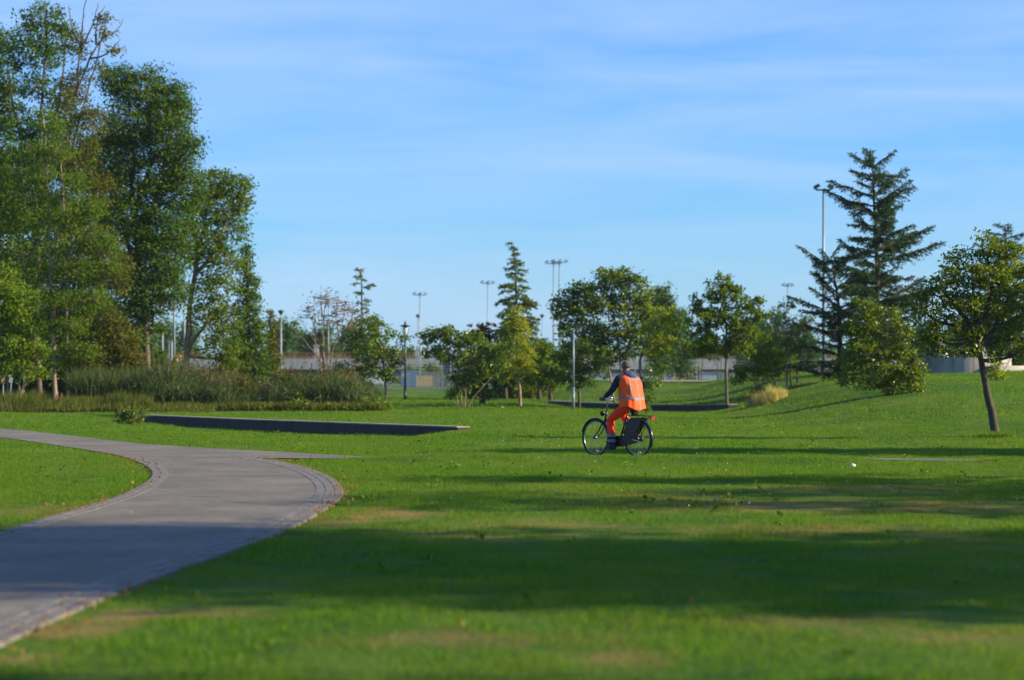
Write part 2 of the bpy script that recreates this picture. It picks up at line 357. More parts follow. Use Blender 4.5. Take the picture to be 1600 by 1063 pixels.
M = dict(
    grass=mat_grass(), ground=mat_ground(), asphalt=mat_asphalt(), conc=mat_concrete('concrete'), conc_dark=mat_concrete('dark_concrete', (.032, .032, .034)),  # conc_dark: near-black base puts the retaining walls' shade into the colour
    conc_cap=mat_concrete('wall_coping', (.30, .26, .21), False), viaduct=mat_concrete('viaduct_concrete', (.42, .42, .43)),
    setts=mat_std('granite_setts', (.19, .178, .165), .85, var=.3, scale=7, bump=.4),
    leaf_mid=mat_leaf('leaf_mid', (0.040, 0.084, 0.006), (0.108, 0.176, 0.011), (0.20, 0.26, 0.019), .42),
    leaf_bright=mat_leaf('leaf_bright', (0.070, 0.135, 0.010), (0.145, 0.235, 0.016), (0.24, 0.32, 0.024), .42),
    leaf_dark=mat_leaf('leaf_dark', (0.033, 0.076, 0.008), (0.074, 0.145, 0.012), (0.120, 0.196, 0.014), .3),
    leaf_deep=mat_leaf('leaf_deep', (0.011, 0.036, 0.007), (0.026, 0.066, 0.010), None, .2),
    leaf_olive=mat_leaf('leaf_olive', (0.055, 0.072, 0.008), (0.115, 0.132, 0.013), (0.184, 0.138, 0.017), .35),
    leaf_glossy=mat_leaf('leaf_glossy', (0.042, 0.088, 0.007), (0.115, 0.185, 0.013), (0.32, 0.38, 0.08), .42, .35),  # pale third stop paints sunlit glints into the leaf colour
    leaf_yellow=mat_leaf('leaf_yellow', (0.139, 0.205, 0.009), (0.276, 0.341, 0.017), (0.443, 0.409, 0.024), .42),
    leaf_rust=mat_leaf('leaf_rust', (0.095, 0.047, 0.017), (0.180, 0.089, 0.038), None, .3),
    leaf_red=mat_leaf('red_berries', (0.285, 0.029, 0.010), (0.456, 0.074, 0.017), None, .2),
    leaf_far=mat_leaf('leaf_far', (0.036, 0.083, 0.020), (0.066, 0.132, 0.028), None, .25, nscale=.25),
    cedar=mat_leaf('cedar_needles', (0.017, 0.054, 0.020), (0.044, 0.102, 0.032), (0.074, 0.144, 0.038), .18),
    deodar=mat_leaf('deodar_needles', (0.055, 0.106, 0.016), (0.120, 0.179, 0.020), (0.221, 0.239, 0.024), .25),
    reed=mat_leaf('reed_leaves', (.032, .062, .022), (.080, .120, .042), (.16, .17, .07), .3),
    reed_old=mat_leaf('reed_leaves_old', (0.056, 0.100, 0.018), (0.121, 0.171, 0.029), (0.240, 0.213, 0.041), .3),
    plume=mat_leaf('reed_plumes', (0.081, 0.047, 0.027), (0.162, 0.100, 0.051), None, .3),
    meadow=mat_leaf('meadow_grass', (.050, .080, .012), (.105, .135, .024), (.21, .17, .05), .35),
    straw=mat_leaf('straw', (0.32, 0.27, 0.09), (0.60, 0.52, 0.22), None, .3),
    leaf_turning=mat_leaf('leaf_turning', (0.052, 0.090, 0.008), (0.130, 0.190, 0.011), (0.30, 0.29, 0.028), .45, .35, nscale=2.2),
    leaf_feather=mat_leaf('leaf_feather', (.042, .090, .007), (.105, .180, .011), (.18, .25, .02), .42),
    bark=mat_bark('bark', (.055, .040, .028), (.15, .115, .08)), bark_pale=mat_bark('pale_bark', (.13, .09, .055), (.34, .24, .15)),
    bark_dark=mat_bark('dark_bark', (.030, .023, .018), (.085, .062, .045)), bark_rust=mat_bark('rusty_bark', (.09, .03, .018), (.20, .075, .04)),
    wood=mat_bark('stake_wood', (.18, .12, .07), (.36, .25, .15)),
    steel=mat_std('painted_steel', (.20, .27, .31), .45, .3, scale=3), steel_dark=mat_std('dark_green_paint', (.035, .05, .05), .4, .2),
    galv=mat_std('galvanised_steel', (.26, .31, .35), .5, .3), lampglass=mat_std('lamp_glass', (.55, .6, .62), .15, var=.05),
    white=mat_std('white_paint', (.75, .75, .73), .5, var=.08), yellow=mat_std('yellow_paint', (.65, .42, .02), .5),
    ochre=mat_std('ochre_panel', (.55, .36, .13), .7), bluegrey=mat_std('blue_grey_panel', (.42, .50, .58), .6), orange=mat_std('orange_rail', (.30, .17, .07), .6),
    red=mat_std('red_paint', (.5, .04, .03), .5), darkglass=mat_std('dark_blue_opening', (.02, .035, .06), .4), blue=mat_std('blue_tarpaulin', (.008, .030, .065), .55, scale=2),
    black=mat_std('black_rubber', (.012, .012, .014), .6), leafdead=mat_leaf('dead_leaves', (0.190, 0.084, 0.025), (0.361, 0.168, 0.043), None, .3),
)
# ------------------------------------------------------------------ ground
xs = np.concatenate([np.linspace(-240, -60, 16)[:-1], np.linspace(-60, -16, 45)[:-1], np.arange(-16, 22, .25), np.linspace(22, 70, 49), np.linspace(80, 240, 12)])
ys = np.concatenate([np.linspace(-60, 6, 12)[:-1], np.arange(6, 126, .25), np.linspace(126, 200, 75), np.linspace(220, 500, 20), np.linspace(520, 700, 5)])
GX, GY = np.meshgrid(xs, ys); GZ = terrain(GX, GY) + 0.012 * np.sin(GX * 1.7 + GY * .9) * np.sin(GY * .8 - GX * .4) * sm((GY - 50) / 10)
nx, ny = len(xs), len(ys); idx = np.arange(nx * ny).reshape(ny, nx)
q = np.stack([idx[:-1, :-1], idx[:-1, 1:], idx[1:, 1:], idx[1:, :-1]], -1).reshape(-1, 4)
lawn = MB().add(np.stack([GX, GY, GZ], -1).reshape(-1, 3), q).build('lawn', M['ground'], smooth=True)
tag(lawn, kind='structure')

# paths, measured on the flat part of the ground
def G(px, py, z=0.0):
    d = (CAMH - z) * F / (py - HOR); p = W(px, py, d); return (p.x, p.y)
inner = [G(*p) for p in [(-1500, 1250), (-500, 1010), (-220, 905), (0, 835), (60, 815), (130, 795), (190, 775), (225, 757), (238, 742), (226, 728), (190, 714), (130, 703), (60, 694), (0, 688), (-150, 680)]]
outer = [G(*p) for p in [(-700, 1400), (-250, 1130), (0, 1012), (100, 965), (250, 905), (400, 850), (470, 820), (520, 790), (537, 770), (522, 750), (485, 733), (440, 722), (400, 715.5)]]
farL = [G(*p) for p in [(-150, 667), (0, 675), (110, 684), (229, 694.5), (362, 700.5), (458, 705)]]
def smooth_pl(P, n=6):
    P = np.array(P); out = []
    for i in range(len(P) - 1):
        p0 = P[max(i - 1, 0)]; p1 = P[i]; p2 = P[i + 1]; p3 = P[min(i + 2, len(P) - 1)]
        for k in range(n):
            t = k / n
            out.append(.5 * ((2 * p1) + (-p0 + p2) * t + (2 * p0 - 5 * p1 + 4 * p2 - p3) * t * t + (-p0 + 3 * p1 - 3 * p2 + p3) * t ** 3))
    out.append(P[-1]); return np.array(out)
sid_far = [(-2.8, 46.0), (2.0, 45.3), (7.3, 44.1), (14, 42.6), (40, 37.7)]
sid_near = [(40, 36.3), (14, 41.2), (7.3, 42.7), (2, 43.9), (-2.0, 44.4), (-3.4, 44.8)]
I2 = smooth_pl(inner); O2 = smooth_pl(outer)
leftend = [(-24, 66), (-24, 58)]
poly = [tuple(p) for p in I2] + leftend[::-1] + farL + sid_far + sid_near + [tuple(p) for p in O2[::-1]]
PATH = np.array(poly)
def inpoly(X, Y, P):
    X = np.asarray(X); Y = np.asarray(Y); c = np.zeros(X.shape, bool); n = len(P); j = n - 1
    for i in range(n):
        xi, yi = P[i]; xj, yj = P[j]
        if yi != yj:
            m = ((yi > Y) != (yj > Y)) & (X < (xj - xi) * (Y - yi) / (yj - yi) + xi); c ^= m
        j = i
    return c
# path sheet: triangulated polygon, cut into strips so it can follow the ground
bm = bmesh.new()
vs = [bm.verts.new((x, y, 0)) for x, y in poly]
for tri in tessellate_polygon([[Vector((x, y, 0)) for x, y in poly]]):
    try: bm.faces.new([vs[i] for i in tri])
    except ValueError: pass
for yy in np.arange(8, 68, 1.0):
    bmesh.ops.bisect_plane(bm, geom=bm.verts[:] + bm.edges[:] + bm.faces[:], plane_co=(0, yy, 0), plane_no=(0, 1, 0))
for xx in np.arange(-24, 40, 1.0):
    bmesh.ops.bisect_plane(bm, geom=bm.verts[:] + bm.edges[:] + bm.faces[:], plane_co=(xx, 0, 0), plane_no=(1, 0, 0))
for v in bm.verts: v.co.z = tz(v.co.x, v.co.y) + 0.022
bmesh.ops.recalc_face_normals(bm, faces=bm.faces)
me = bpy.data.meshes.new('path'); bm.to_mesh(me); bm.free(); me.materials.append(M['asphalt'])
path = bpy.data.objects.new('path', me); C.objects.link(path); tag(path, kind='structure')

# granite setts along the kerb lines
def resample(P, step):
    d = np.concatenate([[0], np.cumsum(np.hypot(*np.diff(P, axis=0).T))]); s = np.arange(0, d[-1], step)
    return np.stack([np.interp(s, d, P[:, 0]), np.interp(s, d, P[:, 1])], 1)
mb = MB(); r2 = np.random.default_rng(5)
for P, sgn in ((O2, 1), (I2, -1)):
    S = resample(P, .05)
    T = np.gradient(S, axis=0); T /= np.linalg.norm(T, axis=1)[:, None]; Nn = np.stack([-T[:, 1], T[:, 0]], 1) * sgn
    for row in range(3 if sgn > 0 else 2):
        off = .06 + row * .125; s = r2.integers(0, 3)
        while s < len(S) - 3:
            ln = int(r2.integers(2, 5)) ; m = min(s + ln // 2 + 1, len(S) - 1)
            c = S[m] + Nn[m] * off
            if S[m][1] < 55 and S[m][1] > 9:
                a = math.atan2(T[m][1], T[m][0]) + r2.normal() * .04; ca, sa = math.cos(a), math.sin(a)
                L_ = ln * .05 - .006
                mb.box((c[0], c[1], tz(c[0], c[1]) + .010 + r2.normal() * .0015), (L_, .121, .034), [[ca, -sa, 0], [sa, ca, 0], [0, 0, 1]], .88)
            s += ln
edging = mb.build('path_edging', M['setts']); tag(edging, kind='structure')

# second, distant footpath on the hill top
def strip(name, P, w, mat, dz=.03):
    S = resample(np.array(P), .7); T = np.gradient(S, axis=0); T /= np.linalg.norm(T, axis=1)[:, None]; Nn = np.stack([-T[:, 1], T[:, 0]], 1)
    A = S + Nn * w / 2; B = S - Nn * w / 2
    V = [(x, y, tz(x, y) + dz) for x, y in A] + [(x, y, tz(x, y) + dz) for x, y in B]; n = len(S)
    o = MB().add(V, [(i, i + 1, n + i + 1, n + i) for i in range(n - 1)]).build(name, mat); return tag(o, kind='structure')
strip('hill_path', [(20.5, 89), (24, 93), (40, 97)], 2.4, M['asphalt'], .05)
strip('far_path', [(2.2, 142), (6.5, 136), (12, 133)], 1.6, M['conc_cap'], .05)

# ------------------------------------------------------------------ retaining walls
def retaining(P, tops, hs, label, drop=.7, th=.35):
    o = empty('retaining_wall', (P[0][0], P[0][1], tz(*P[0])), label, 'wall', 'low retaining walls of the sunken lawns')
    S = resample(np.array(P), .4); S = np.vstack([S, P[-1]]); T = np.gradient(S, axis=0); T /= np.linalg.norm(T, axis=1)[:, None]; Nn = np.stack([-T[:, 1], T[:, 0]], 1)
    z = np.array([min(tz(*(p + n * .5)), tz(*(p - n * .5))) for p, n in zip(S, Nn)])
    z = np.maximum.reduce([np.array([tz(*(p + n * .6)) for p, n in zip(S, Nn)]), z]) + .02
    A = S - Nn * th / 2; B = S + Nn * th / 2; n = len(S)
    def body(A, B, z0, z1):
        V = np.concatenate([np.column_stack([A, z0]), np.column_stack([B, z0]), np.column_stack([B, z1]), np.column_stack([A, z1])]); q = []
        for i in range(n - 1):
            for k in range(4):
                k2 = (k + 1) % 4; q.append((k * n + i, k * n + i + 1, k2 * n + i + 1, k2 * n + i))
        q += [(0, n, 2 * n, 3 * n), (n - 1, 4 * n - 1, 3 * n - 1, 2 * n - 1)]
        return MB().add(V, q)
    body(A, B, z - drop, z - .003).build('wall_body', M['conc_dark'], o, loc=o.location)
    e = .03
    A2 = A - Nn * e; B2 = B + Nn * e
    body(A2, B2, z, z + .035).build('coping', M['conc_cap'], o, loc=o.location)
    return o
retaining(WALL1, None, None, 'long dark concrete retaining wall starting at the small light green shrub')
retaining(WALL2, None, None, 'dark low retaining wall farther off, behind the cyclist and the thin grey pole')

# ------------------------------------------------------------------ grass
def blades(n_per, d0, d1, h, w, name=None, mb=None, seg=1, tan=.2118, margin=1.4, r=None):
    r = r or rng
    area = lambda: None
    W1 = tan * d1 * 1.12 + margin
    n = int(n_per * (d1 - d0) * 2 * W1)
    X = r.uniform(-W1, W1, n); Y = r.uniform(d0, d1, n)
    k = (np.abs(X) < tan * Y * 1.12 + margin); X = X[k]; Y = Y[k]
    jx = .09 * np.sin(X * 3.1 + Y * 2.3) * np.sin(Y * 5.1) ; inp = inpoly(X + r.normal(0, .06, len(X)) + jx, Y + r.normal(0, .08, len(X)), PATH); k = ~inp
    X = X[k]; Y = Y[k]
    s1, t1 = pl_sd(X, Y, WALL1); k = ~((np.abs(s1) < .24) & (t1 > -.01) & (t1 < 1.01)); X = X[k]; Y = Y[k]
    s2, t2 = pl_sd(X, Y, WALL2); k = ~((np.abs(s2) < .24) & (t2 > -.01) & (t2 < 1.01)); X = X[k]; Y = Y[k]
    cl = .74 + .22 * np.sin(X * 7.3 + 2 * np.sin(Y * 3.1)) * np.sin(Y * 4.9 + 1.5 * np.sin(X * 2.2)) + .36 * np.sin(X * 3.1 + np.sin(Y * 1.3) * 2) * np.sin(Y * 2.3 + X) + .18 * np.sin(X * .9 + 1) * np.sin(Y * .45)
    for (dx, dy, rx, ry_, amt) in DRY:
        cl = cl - .45 * amt * np.exp(-((X - dx) / rx) ** 2 - ((Y - dy) / ry_) ** 2)
    n = len(X); H = h * np.clip(cl, .3, 1.3) * r.uniform(.5, 1.25, n)
    Z = terrain(X, Y) - .005
    a = r.uniform(0, math.pi * 2, n); wx = np.cos(a) * w / 2; wy = np.sin(a) * w / 2
    lean = r.normal(0, .45, (n, 2)) * H[:, None]
    V = np.stack([np.stack([X - wx, Y - wy, Z], 1), np.stack([X + wx, Y + wy, Z], 1), np.stack([X + lean[:, 0], Y + lean[:, 1], Z + H], 1)], 1).reshape(-1, 3)
    mb.add(V, None, np.arange(3 * n).reshape(-1, 3))
mb = MB()
blades(1500, 10.5, 20, .060, .007, mb=mb)
blades(1300, 20, 34, .058, .008, mb=mb)
blades(1200, 34, 48, .058, .009, mb=mb)
blades(520, 48, 64, .062, .013, mb=mb)
blades(170, 64, 95, .070, .022, mb=mb)
blades(45, 95, 150, .085, .045, mb=mb)
g = mb.build('lawn_grass', M['grass']); tag(g, 'short green lawn grass with drier patches', 'grass', kind='stuff')

mb = MB(); n = 900; X = rng.uniform(-14, 14, n); Y = 12 + 60 * rng.random(n) ** .8
kk = (np.abs(X) < .22 * Y + 1) & ~inpoly(X, Y, PATH) & (np.sin(X * .8 + 2) * np.sin(Y * .37) + rng.normal(0, .5, n) > .1); X, Y = X[kk], Y[kk]
X5 = np.repeat(X, 7) + rng.normal(0, .035, len(X) * 7); Y5 = np.repeat(Y, 7) + rng.normal(0, .05, len(X) * 7)
mb.leaves(np.column_stack([X5, Y5, terrain(X5, Y5) + rng.uniform(.03, .065, len(X5))]), .06, .04, up=.9)
tag(mb.build('clover', M['leaf_mid']), 'flat clover and plantain leaves among the lawn grass', 'weeds', kind='stuff')
mb = MB(); n = 230; X = rng.normal(3.5, 4.5, n); Y = rng.uniform(26, 66, n); kk = (np.abs(X) < .22 * Y) & ~inpoly(X, Y, PATH); X, Y = X[kk], Y[kk]
mb.leaves(np.repeat(np.column_stack([X, Y, terrain(X, Y) + .065]), 2, 0), .017, .013, up=.5)
tag(mb.build('clover_flowers', M['white']), 'tiny white clover flowers dotted over the lawn', 'flowers', kind='stuff')
# fallen leaves and clover specks
mb = MB(); n = 420
X = rng.uniform(-8, 10, n * 4); Y = rng.uniform(12, 60, n * 4); k = (np.abs(X) < .22 * Y + 1); X = X[k][:90]; Y = Y[k][:90]
for P, m in ((O2, 110), (I2, 90)):
    S = resample(P, .05); S = S[(S[:, 1] > 12) & (S[:, 1] < 50)]; i = rng.integers(0, len(S), m)
    X = np.concatenate([X, S[i, 0] + rng.normal(0, .18, m)]); Y = np.concatenate([Y, S[i, 1] + rng.normal(0, .18, m)])
Z = terrain(X, Y) + np.where(inpoly(X, Y, PATH), .04, .055)
mb.leaves(np.column_stack([X, Y, Z]), .05, .036, up=.8)
for P in (O2, I2):
    S = resample(P, .05); S = S[(S[:, 1] > 11) & (S[:, 1] < 50)]; i = rng.integers(0, len(S), 1500); lx = S[i, 0] + rng.normal(0, .09, 1500); ly = S[i, 1] + rng.normal(0, .12, 1500)
    kk = np.sin(i * .021) + rng.normal(0, .7, 1500) > 0; lx, ly = lx[kk], ly[kk]; mb.leaves(np.column_stack([lx, ly, terrain(lx, ly) + .035]), .028, .018, up=.9)
tag(mb.build('fallen_leaves', M['leafdead']), 'scattered orange and brown fallen leaves on lawn and path edge', 'fallen leaves', kind='stuff')

# ------------------------------------------------------------------ trees
def stem_curve(pts, d, y0, r, wob=.0):
    P = []
    for i, (px, py) in enumerate(pts):
        p = W(px, py, d); P.append(Vector((p.x, d + y0 * (i / max(len(pts) - 1, 1)), p.z)))
    A = np.array([tuple(p) for p in P])
    if len(A) > 2:
        B = smooth_pl(A, 4)
    else: B = np.linspace(A[0], A[-1], 6)
    B[1:-1] += r.normal(0, wob, (len(B) - 2, 3)); return B

def tree(name, label, base, blobs, stems=None, leaf=(5, 2.6), cov=2.4, mat='leaf_mid', bark='bark', tr=4, d=None, group=None, cat='tree', sig=9,
         up=.15, droop=.25, nl=26, twig=1.0, depth=1.0, seed=1, crown='crown', shell=.35, parent_mats=None, lo=None):
    """base: pixel of the foot; blobs: (px, py, rx, ry) ellipses of foliage as seen in the photograph, all in photo pixels at depth d"""
    r = np.random.default_rng(seed); leaf = (leaf[0] * 1.12, leaf[1] * 1.0); sig = sig * .85; cov = cov * 1.25
    if d is None:
        b = at(*base); d = b.y
    else:
        p = W(base[0], base[1], d); b = Vector((p.x, d, tz(p.x, d)))
    s = d / F                                # metres per photo pixel
    root = empty(name, b, label, cat, group)
    wood = MB(); fol = MB(); nodes = []
    stems = stems or [[base, (base[0], min(bl[1] for bl in blobs) + 10)]]
    for i, st in enumerate(stems):
        st = list(st)
        yo = 0 if i == 0 else r.uniform(-1, 1) * 12 * s
        B = stem_curve(st, d, yo, r, .5 * s)
        if st[0] == tuple(base) or i == 0: B[0][2] = b.z - .08
        rr = np.linspace(tr * s, tr * s * .22, len(B)) * (1 if i == 0 else .75)
        if i == 0: rr[0] *= 1.35
        wood.tube(B, rr, 9); nodes += [(p, q) for p, q in zip(B[1:], rr[1:])]
    NP = np.array([n[0] for n in nodes]); NR = np.array([n[1] for n in nodes])
    for bl in blobs:
        px, py, rx, ry = bl[:4]; c = W(px, py, d); dyo = (bl[4] * s if len(bl) > 4 else r.uniform(-.35, .35) * rx * s)
        c = np.array([c.x, d + dyo, c.z]); rad = np.array([rx, rx * .85 * depth, ry]) * s
        # limb from a lower stem node to the centre of this mass of leaves
        dist = np.linalg.norm(NP - c, axis=1) + np.where(NP[:, 2] > c[2] - .1 * rad[2], rad[2] * 1.5, 0)
        j = int(np.argmin(dist)); a = NP[j]; mid = (a + c) / 2 + np.array([0, 0, -.08]) * np.linalg.norm(c - a) + r.normal(0, .05, 3) * np.linalg.norm(c - a)
        endp = c + np.array([0, 0, .45 * rad[2]])
        Lm = smooth_pl(np.array([a, mid, c, endp]), 4); r0 = min(NR[j] * .75, tr * s * .6)
        wood.tube(Lm, np.linspace(r0, max(r0 * .2, .25 * s), len(Lm)), 6)
        # leaf clusters
        area = math.pi * rx * ry; la = leaf[0] * leaf[1] * .5 * .62
        ntot = cov * area / la; nc = max(4, int(ntot / nl))
        v = r.normal(size=(nc, 3)); v /= np.linalg.norm(v, axis=1)[:, None]
        u = (shell + (1 - shell) * r.random(nc)) ** (1 / 2.2)
        u *= 1 + .22 * r.normal(size=nc).clip(-1, 1.3)
        CC = c + v * u[:, None] * rad
        if lo is not None: CC = CC[CC[:, 2] > lo + b.z]
        nc = len(CC)
        LS = sig * s
        P = np.repeat(CC, nl, 0) + r.normal(size=(nc * nl, 3)) * np.array([LS, LS, LS * .62])
        if lo is not None: P = P[P[:, 2] > b.z + .06]
        fol.leaves(P, leaf[0] * s, leaf[1] * s, up, droop, r=r)
        # twigs reach from the limb to the clusters
        k = r.random(nc) < .75 * twig; E = CC[k]
        if len(E):
            LP = Lm[len(Lm) // 3:]; dd = np.linalg.norm(E[:, None] - LP[None], axis=2) + (LP[None, :, 2] > E[:, None, 2]) * .4 * rad[2]
            A = LP[np.argmin(dd, 1)]; Mi = (A + E) / 2 + r.normal(size=E.shape) * .06 * np.linalg.norm(E - A, axis=1)[:, None]
            wood.twigs(A, Mi, .65 * s, .45 * s); wood.twigs(Mi, E, .45 * s, .22 * s)
    wood.build('trunk', M[bark], root, smooth=True, loc=b)
    fol.build(crown, M[mat], root, loc=b)
    return root, d, s, b

def conifer(name, label, base, top, prof, d=None, mat='cedar', bark='bark_dark', nb=110, elev=(35, 5), curve=-.25, tr=5, seed=1, tuft=(6, 1.5), group=None, cat='tree',
            stem=None, start=.08, gap=.0, lean=0, dens=1.0, side=.42, bend=0):
    """prof: list of (t from the tip 0 to the foot 1, branch length in photo px)"""
    r = np.random.default_rng(seed)
    if d is None: b = at(*base); d = b.y
    else: p = W(base[0], base[1], d); b = Vector((p.x, d, tz(p.x, d)))
    s = d / F; root = empty(name, b, label, cat, group)
    wood = MB(); fol = MB()
    pts = stem or [base, top]
    B = stem_curve(pts, d, 0, r, .3 * s); B[0][2] = b.z - .08
    B = resample3(B, 40)
    wood.tube(B, np.linspace(tr * s, .7 * s, len(B)), 8)
    H = B[-1][2] - b.z
    Pn, Dn = [], []; TA, TB = [], []
    for i in range(nb):
        t = (i + r.random()) / nb; t = start * 0 + t ** .85 * prof[-1][0]
        ln = float(np.interp(t, [p[0] for p in prof], [p[1] for p in prof])) * s * r.uniform(.5, 1.22)
        if r.random() < gap: ln *= .45
        k = int((1 - t) * (len(B) - 1)); o = B[k] + (B[min(k + 1, len(B) - 1)] - B[k]) * r.random()
        az = i * 2.4 + r.uniform(-.5, .5); e = R(elev[0] + (elev[1] - elev[0]) * t + r.normal() * 10)
        h = np.array([math.cos(az), math.sin(az), 0.]); n = 9; pts_ = []
        for j in range(n):
            u = j / (n - 1); pts_.append(o + h * ln * u * math.cos(e) + np.array([0, 0, ln * (u * math.sin(e) + curve * u * u)]))
        pts_ = np.array(pts_) + r.normal(0, .012, (n, 3)) * ln
        wood.tube(pts_, np.linspace(max(.28 * tr * s * (ln / (60 * s)) ** .5, .5 * s), .25 * s, n), 4, cap=False)
        # branchlets to both sides, spread in the plane of the branch
        perp = np.array([-h[1], h[0], 0.])
        nbk = max(4, int(ln / (3.4 * s) * dens))
        for j in range(nbk):
            u = .12 + .88 * (j + r.random()) / nbk; q = np.array([np.interp(u, np.linspace(0, 1, n), pts_[:, c]) for c in range(3)])
            sl = ln * side * (1.05 - u) ** .7 * r.uniform(.5, 1.1) + 3.2 * s; sg = 1 if j % 2 else -1
            dv = h * .75 + perp * sg * r.uniform(.5, 1.0) + np.array([0, 0, r.uniform(-.45, .12) + bend]); dv /= np.linalg.norm(dv)
            TA.append(q); TB.append(q + dv * sl)
            m = max(3, int(sl / (1.25 * s)))
            uu = r.random(m)[:, None]; Pn.append(q + dv * sl * uu + np.array([0, 0, -1.]) * (uu ** 2) * sl * .12); Dn.append(np.repeat(dv[None], m, 0))
        m = max(4, int(ln / (1.1 * s))); uu = r.uniform(.05, 1, m)
        Pn.append(np.stack([np.interp(uu, np.linspace(0, 1, n), pts_[:, c]) for c in range(3)], 1)); Dn.append(np.repeat(h[None] * .7, m, 0))
    m = 30; uu = r.uniform(.86, 1, m); kk = (uu * (len(B) - 1)).astype(int); Pn.append(B[kk]); Dn.append(np.tile([0, 0, .6], (m, 1)))
    wood.twigs(np.array(TA), np.array(TB), .4 * s, .2 * s)
    P = np.concatenate(Pn); Dd = np.concatenate(Dn)
    fol.leaves(P, tuft[0] * s, tuft[1] * s, .2, 0, dirs=Dd + r.normal(size=Dd.shape) * .35, r=r)
    wood.build('trunk', M[bark], root, smooth=True, loc=b); fol.build('crown', M[mat], root, loc=b)
    return root
def resample3(P, n):
    d = np.concatenate([[0], np.cumsum(np.linalg.norm(np.diff(P, axis=0), axis=1))]); s = np.linspace(0, d[-1], n)
    return np.stack([np.interp(s, d, P[:, c]) for c in range(3)], 1)

TR = 'tall trees of the left grove'
tree('broadleaf_tree', 'tall slender tree with a see-through round top against the sky', (62, 628),
     [(72, 30, 36, 22), (50, 62, 34, 24), (95, 60, 26, 26), (30, 92, 20, 14), (70, 95, 38, 18), (52, 135, 34, 18), (95, 150, 26, 22), (30, 190, 30, 26), (75, 215, 36, 30), (40, 270, 42, 34), (60, 340, 48, 40), (40, 420, 50, 44)],
     [[(62, 628), (58, 480), (62, 330), (62, 230), (66, 150), (72, 80), (72, 20)], [(60, 400), (40, 260), (20, 160), (14, 110)], [(62, 330), (84, 200), (98, 110), (100, 50)]], d=104, cov=1.7, mat='leaf_dark', leaf=(5.5, 2.8), sig=8, tr=4.5, group=TR, seed=2)
tree('broadleaf_tree', 'tall half-bare tree with dead upper twigs sticking out against the sky', (105, 628),
     [(160, 35, 16, 12), (178, 75, 14, 10), (168, 60, 12, 12), (120, 70, 16, 26), (150, 105, 18, 10), (122, 130, 30, 24), (115, 175, 34, 30), (150, 190, 22, 26), (125, 240, 36, 32), (150, 300, 34, 34), (130, 370, 40, 40), (170, 420, 36, 44)],
     [[(105, 628), (104, 420), (100, 260), (118, 150), (126, 70), (132, 15), (140, -18)], [(118, 150), (140, 92), (160, 60), (180, 48), (193, 28)], [(126, 80), (144, 40), (153, 5)], [(104, 260), (132, 160), (150, 100), (160, 55), (170, 20)], [(125, 70), (112, 40), (108, 10)], [(140, 92), (166, 84), (188, 60)], [(150, 70), (152, 30), (163, 8)]],
     d=101, cov=1.15, mat='leaf_olive', leaf=(5, 2.4), sig=7, tr=2.5, group=TR, seed=3, bark='bark', twig=1.4)
tree('broadleaf_tree', 'large dark round-topped tree, the densest of the left grove', (232, 622),
     [(185, 130, 34, 24), (225, 140, 44, 34), (262, 152, 34, 26), (285, 175, 18, 22), (210, 200, 54, 44), (265, 215, 42, 40), (292, 240, 26, 30), (230, 275, 56, 46), (285, 300, 36, 40), (200, 340, 50, 46), (255, 365, 52, 44), (215, 430, 48, 44), (250, 455, 44, 36), (180, 250, 36, 50), (205, 490, 30, 30), (262, 400, 34, 40), (238, 500, 22, 20), (205, 525, 26, 16), (180, 520, 26, 18)],
     [[(232, 622), (226, 500), (215, 400), (205, 300), (212, 220), (220, 130)], [(215, 400), (245, 300), (262, 220), (270, 160)], [(210, 340), (240, 250), (280, 220)], [(216, 430), (185, 330), (175, 250)]],
     d=108, cov=2.4, mat='leaf_dark', leaf=(4.8, 2.4), sig=8, tr=6, group=TR, seed=4)
tree('broadleaf_tree', 'mid-green tree with a bare forked lower trunk, rightmost tall tree of the left grove', (290, 592),
     [(330, 285, 34, 22), (362, 290, 24, 26), (378, 310, 12, 26), (345, 325, 38, 30), (310, 330, 30, 36), (362, 360, 24, 26), (325, 375, 30, 28), (300, 400, 18, 24), (350, 410, 26, 28), (340, 450, 34, 26), (320, 490, 26, 24), (352, 500, 26, 26), (338, 540, 28, 22), (362, 552, 18, 24), (296, 450, 10, 14), (345, 575, 20, 14)],
     [[(290, 592), (294, 510), (304, 430), (316, 370), (326, 320), (336, 275)], [(294, 520), (297, 492), (296, 480)], [(293, 550), (306, 528), (324, 505), (340, 470)], [(304, 430), (330, 400), (352, 350), (365, 300)], [(310, 395), (300, 350), (305, 320)]],
     d=112, cov=1.9, mat='leaf_mid', leaf=(5.5, 2.8), sig=8, tr=5, group=TR, bark='bark_pale', seed=5)
tree('broadleaf_tree', 'bright green feathery-leaved tree on a thin orange-brown trunk', (86, 646),
     [(62, 185, 18, 14), (84, 200, 16, 12), (50, 235, 22, 14), (92, 240, 22, 16), (62, 275, 26, 16), (115, 285, 20, 14), (80, 310, 28, 18), (138, 325, 26, 16), (104, 345, 26, 16), (50, 345, 22, 18), (150, 372, 26, 14), (92, 385, 34, 18), (165, 415, 20, 12), (125, 425, 30, 16), (58, 425, 26, 20), (90, 465, 32, 18), (140, 468, 28, 16), (110, 510, 30, 18), (70, 505, 24, 20), (128, 548, 24, 16), (92, 560, 16, 14), (176, 385, 14, 10), (20, 300, 18, 20)],
     [[(86, 646), (85, 600), (84, 540), (80, 450), (76, 350), (72, 250), (68, 180)], [(82, 500), (100, 420), (120, 350)], [(80, 420), (100, 330), (96, 250)]],
     d=92, cov=2.0, mat='leaf_feather', leaf=(4.6, 2.0), sig=7, tr=4.2, group=TR, bark='bark_pale', droop=.6, up=.2, seed=6)
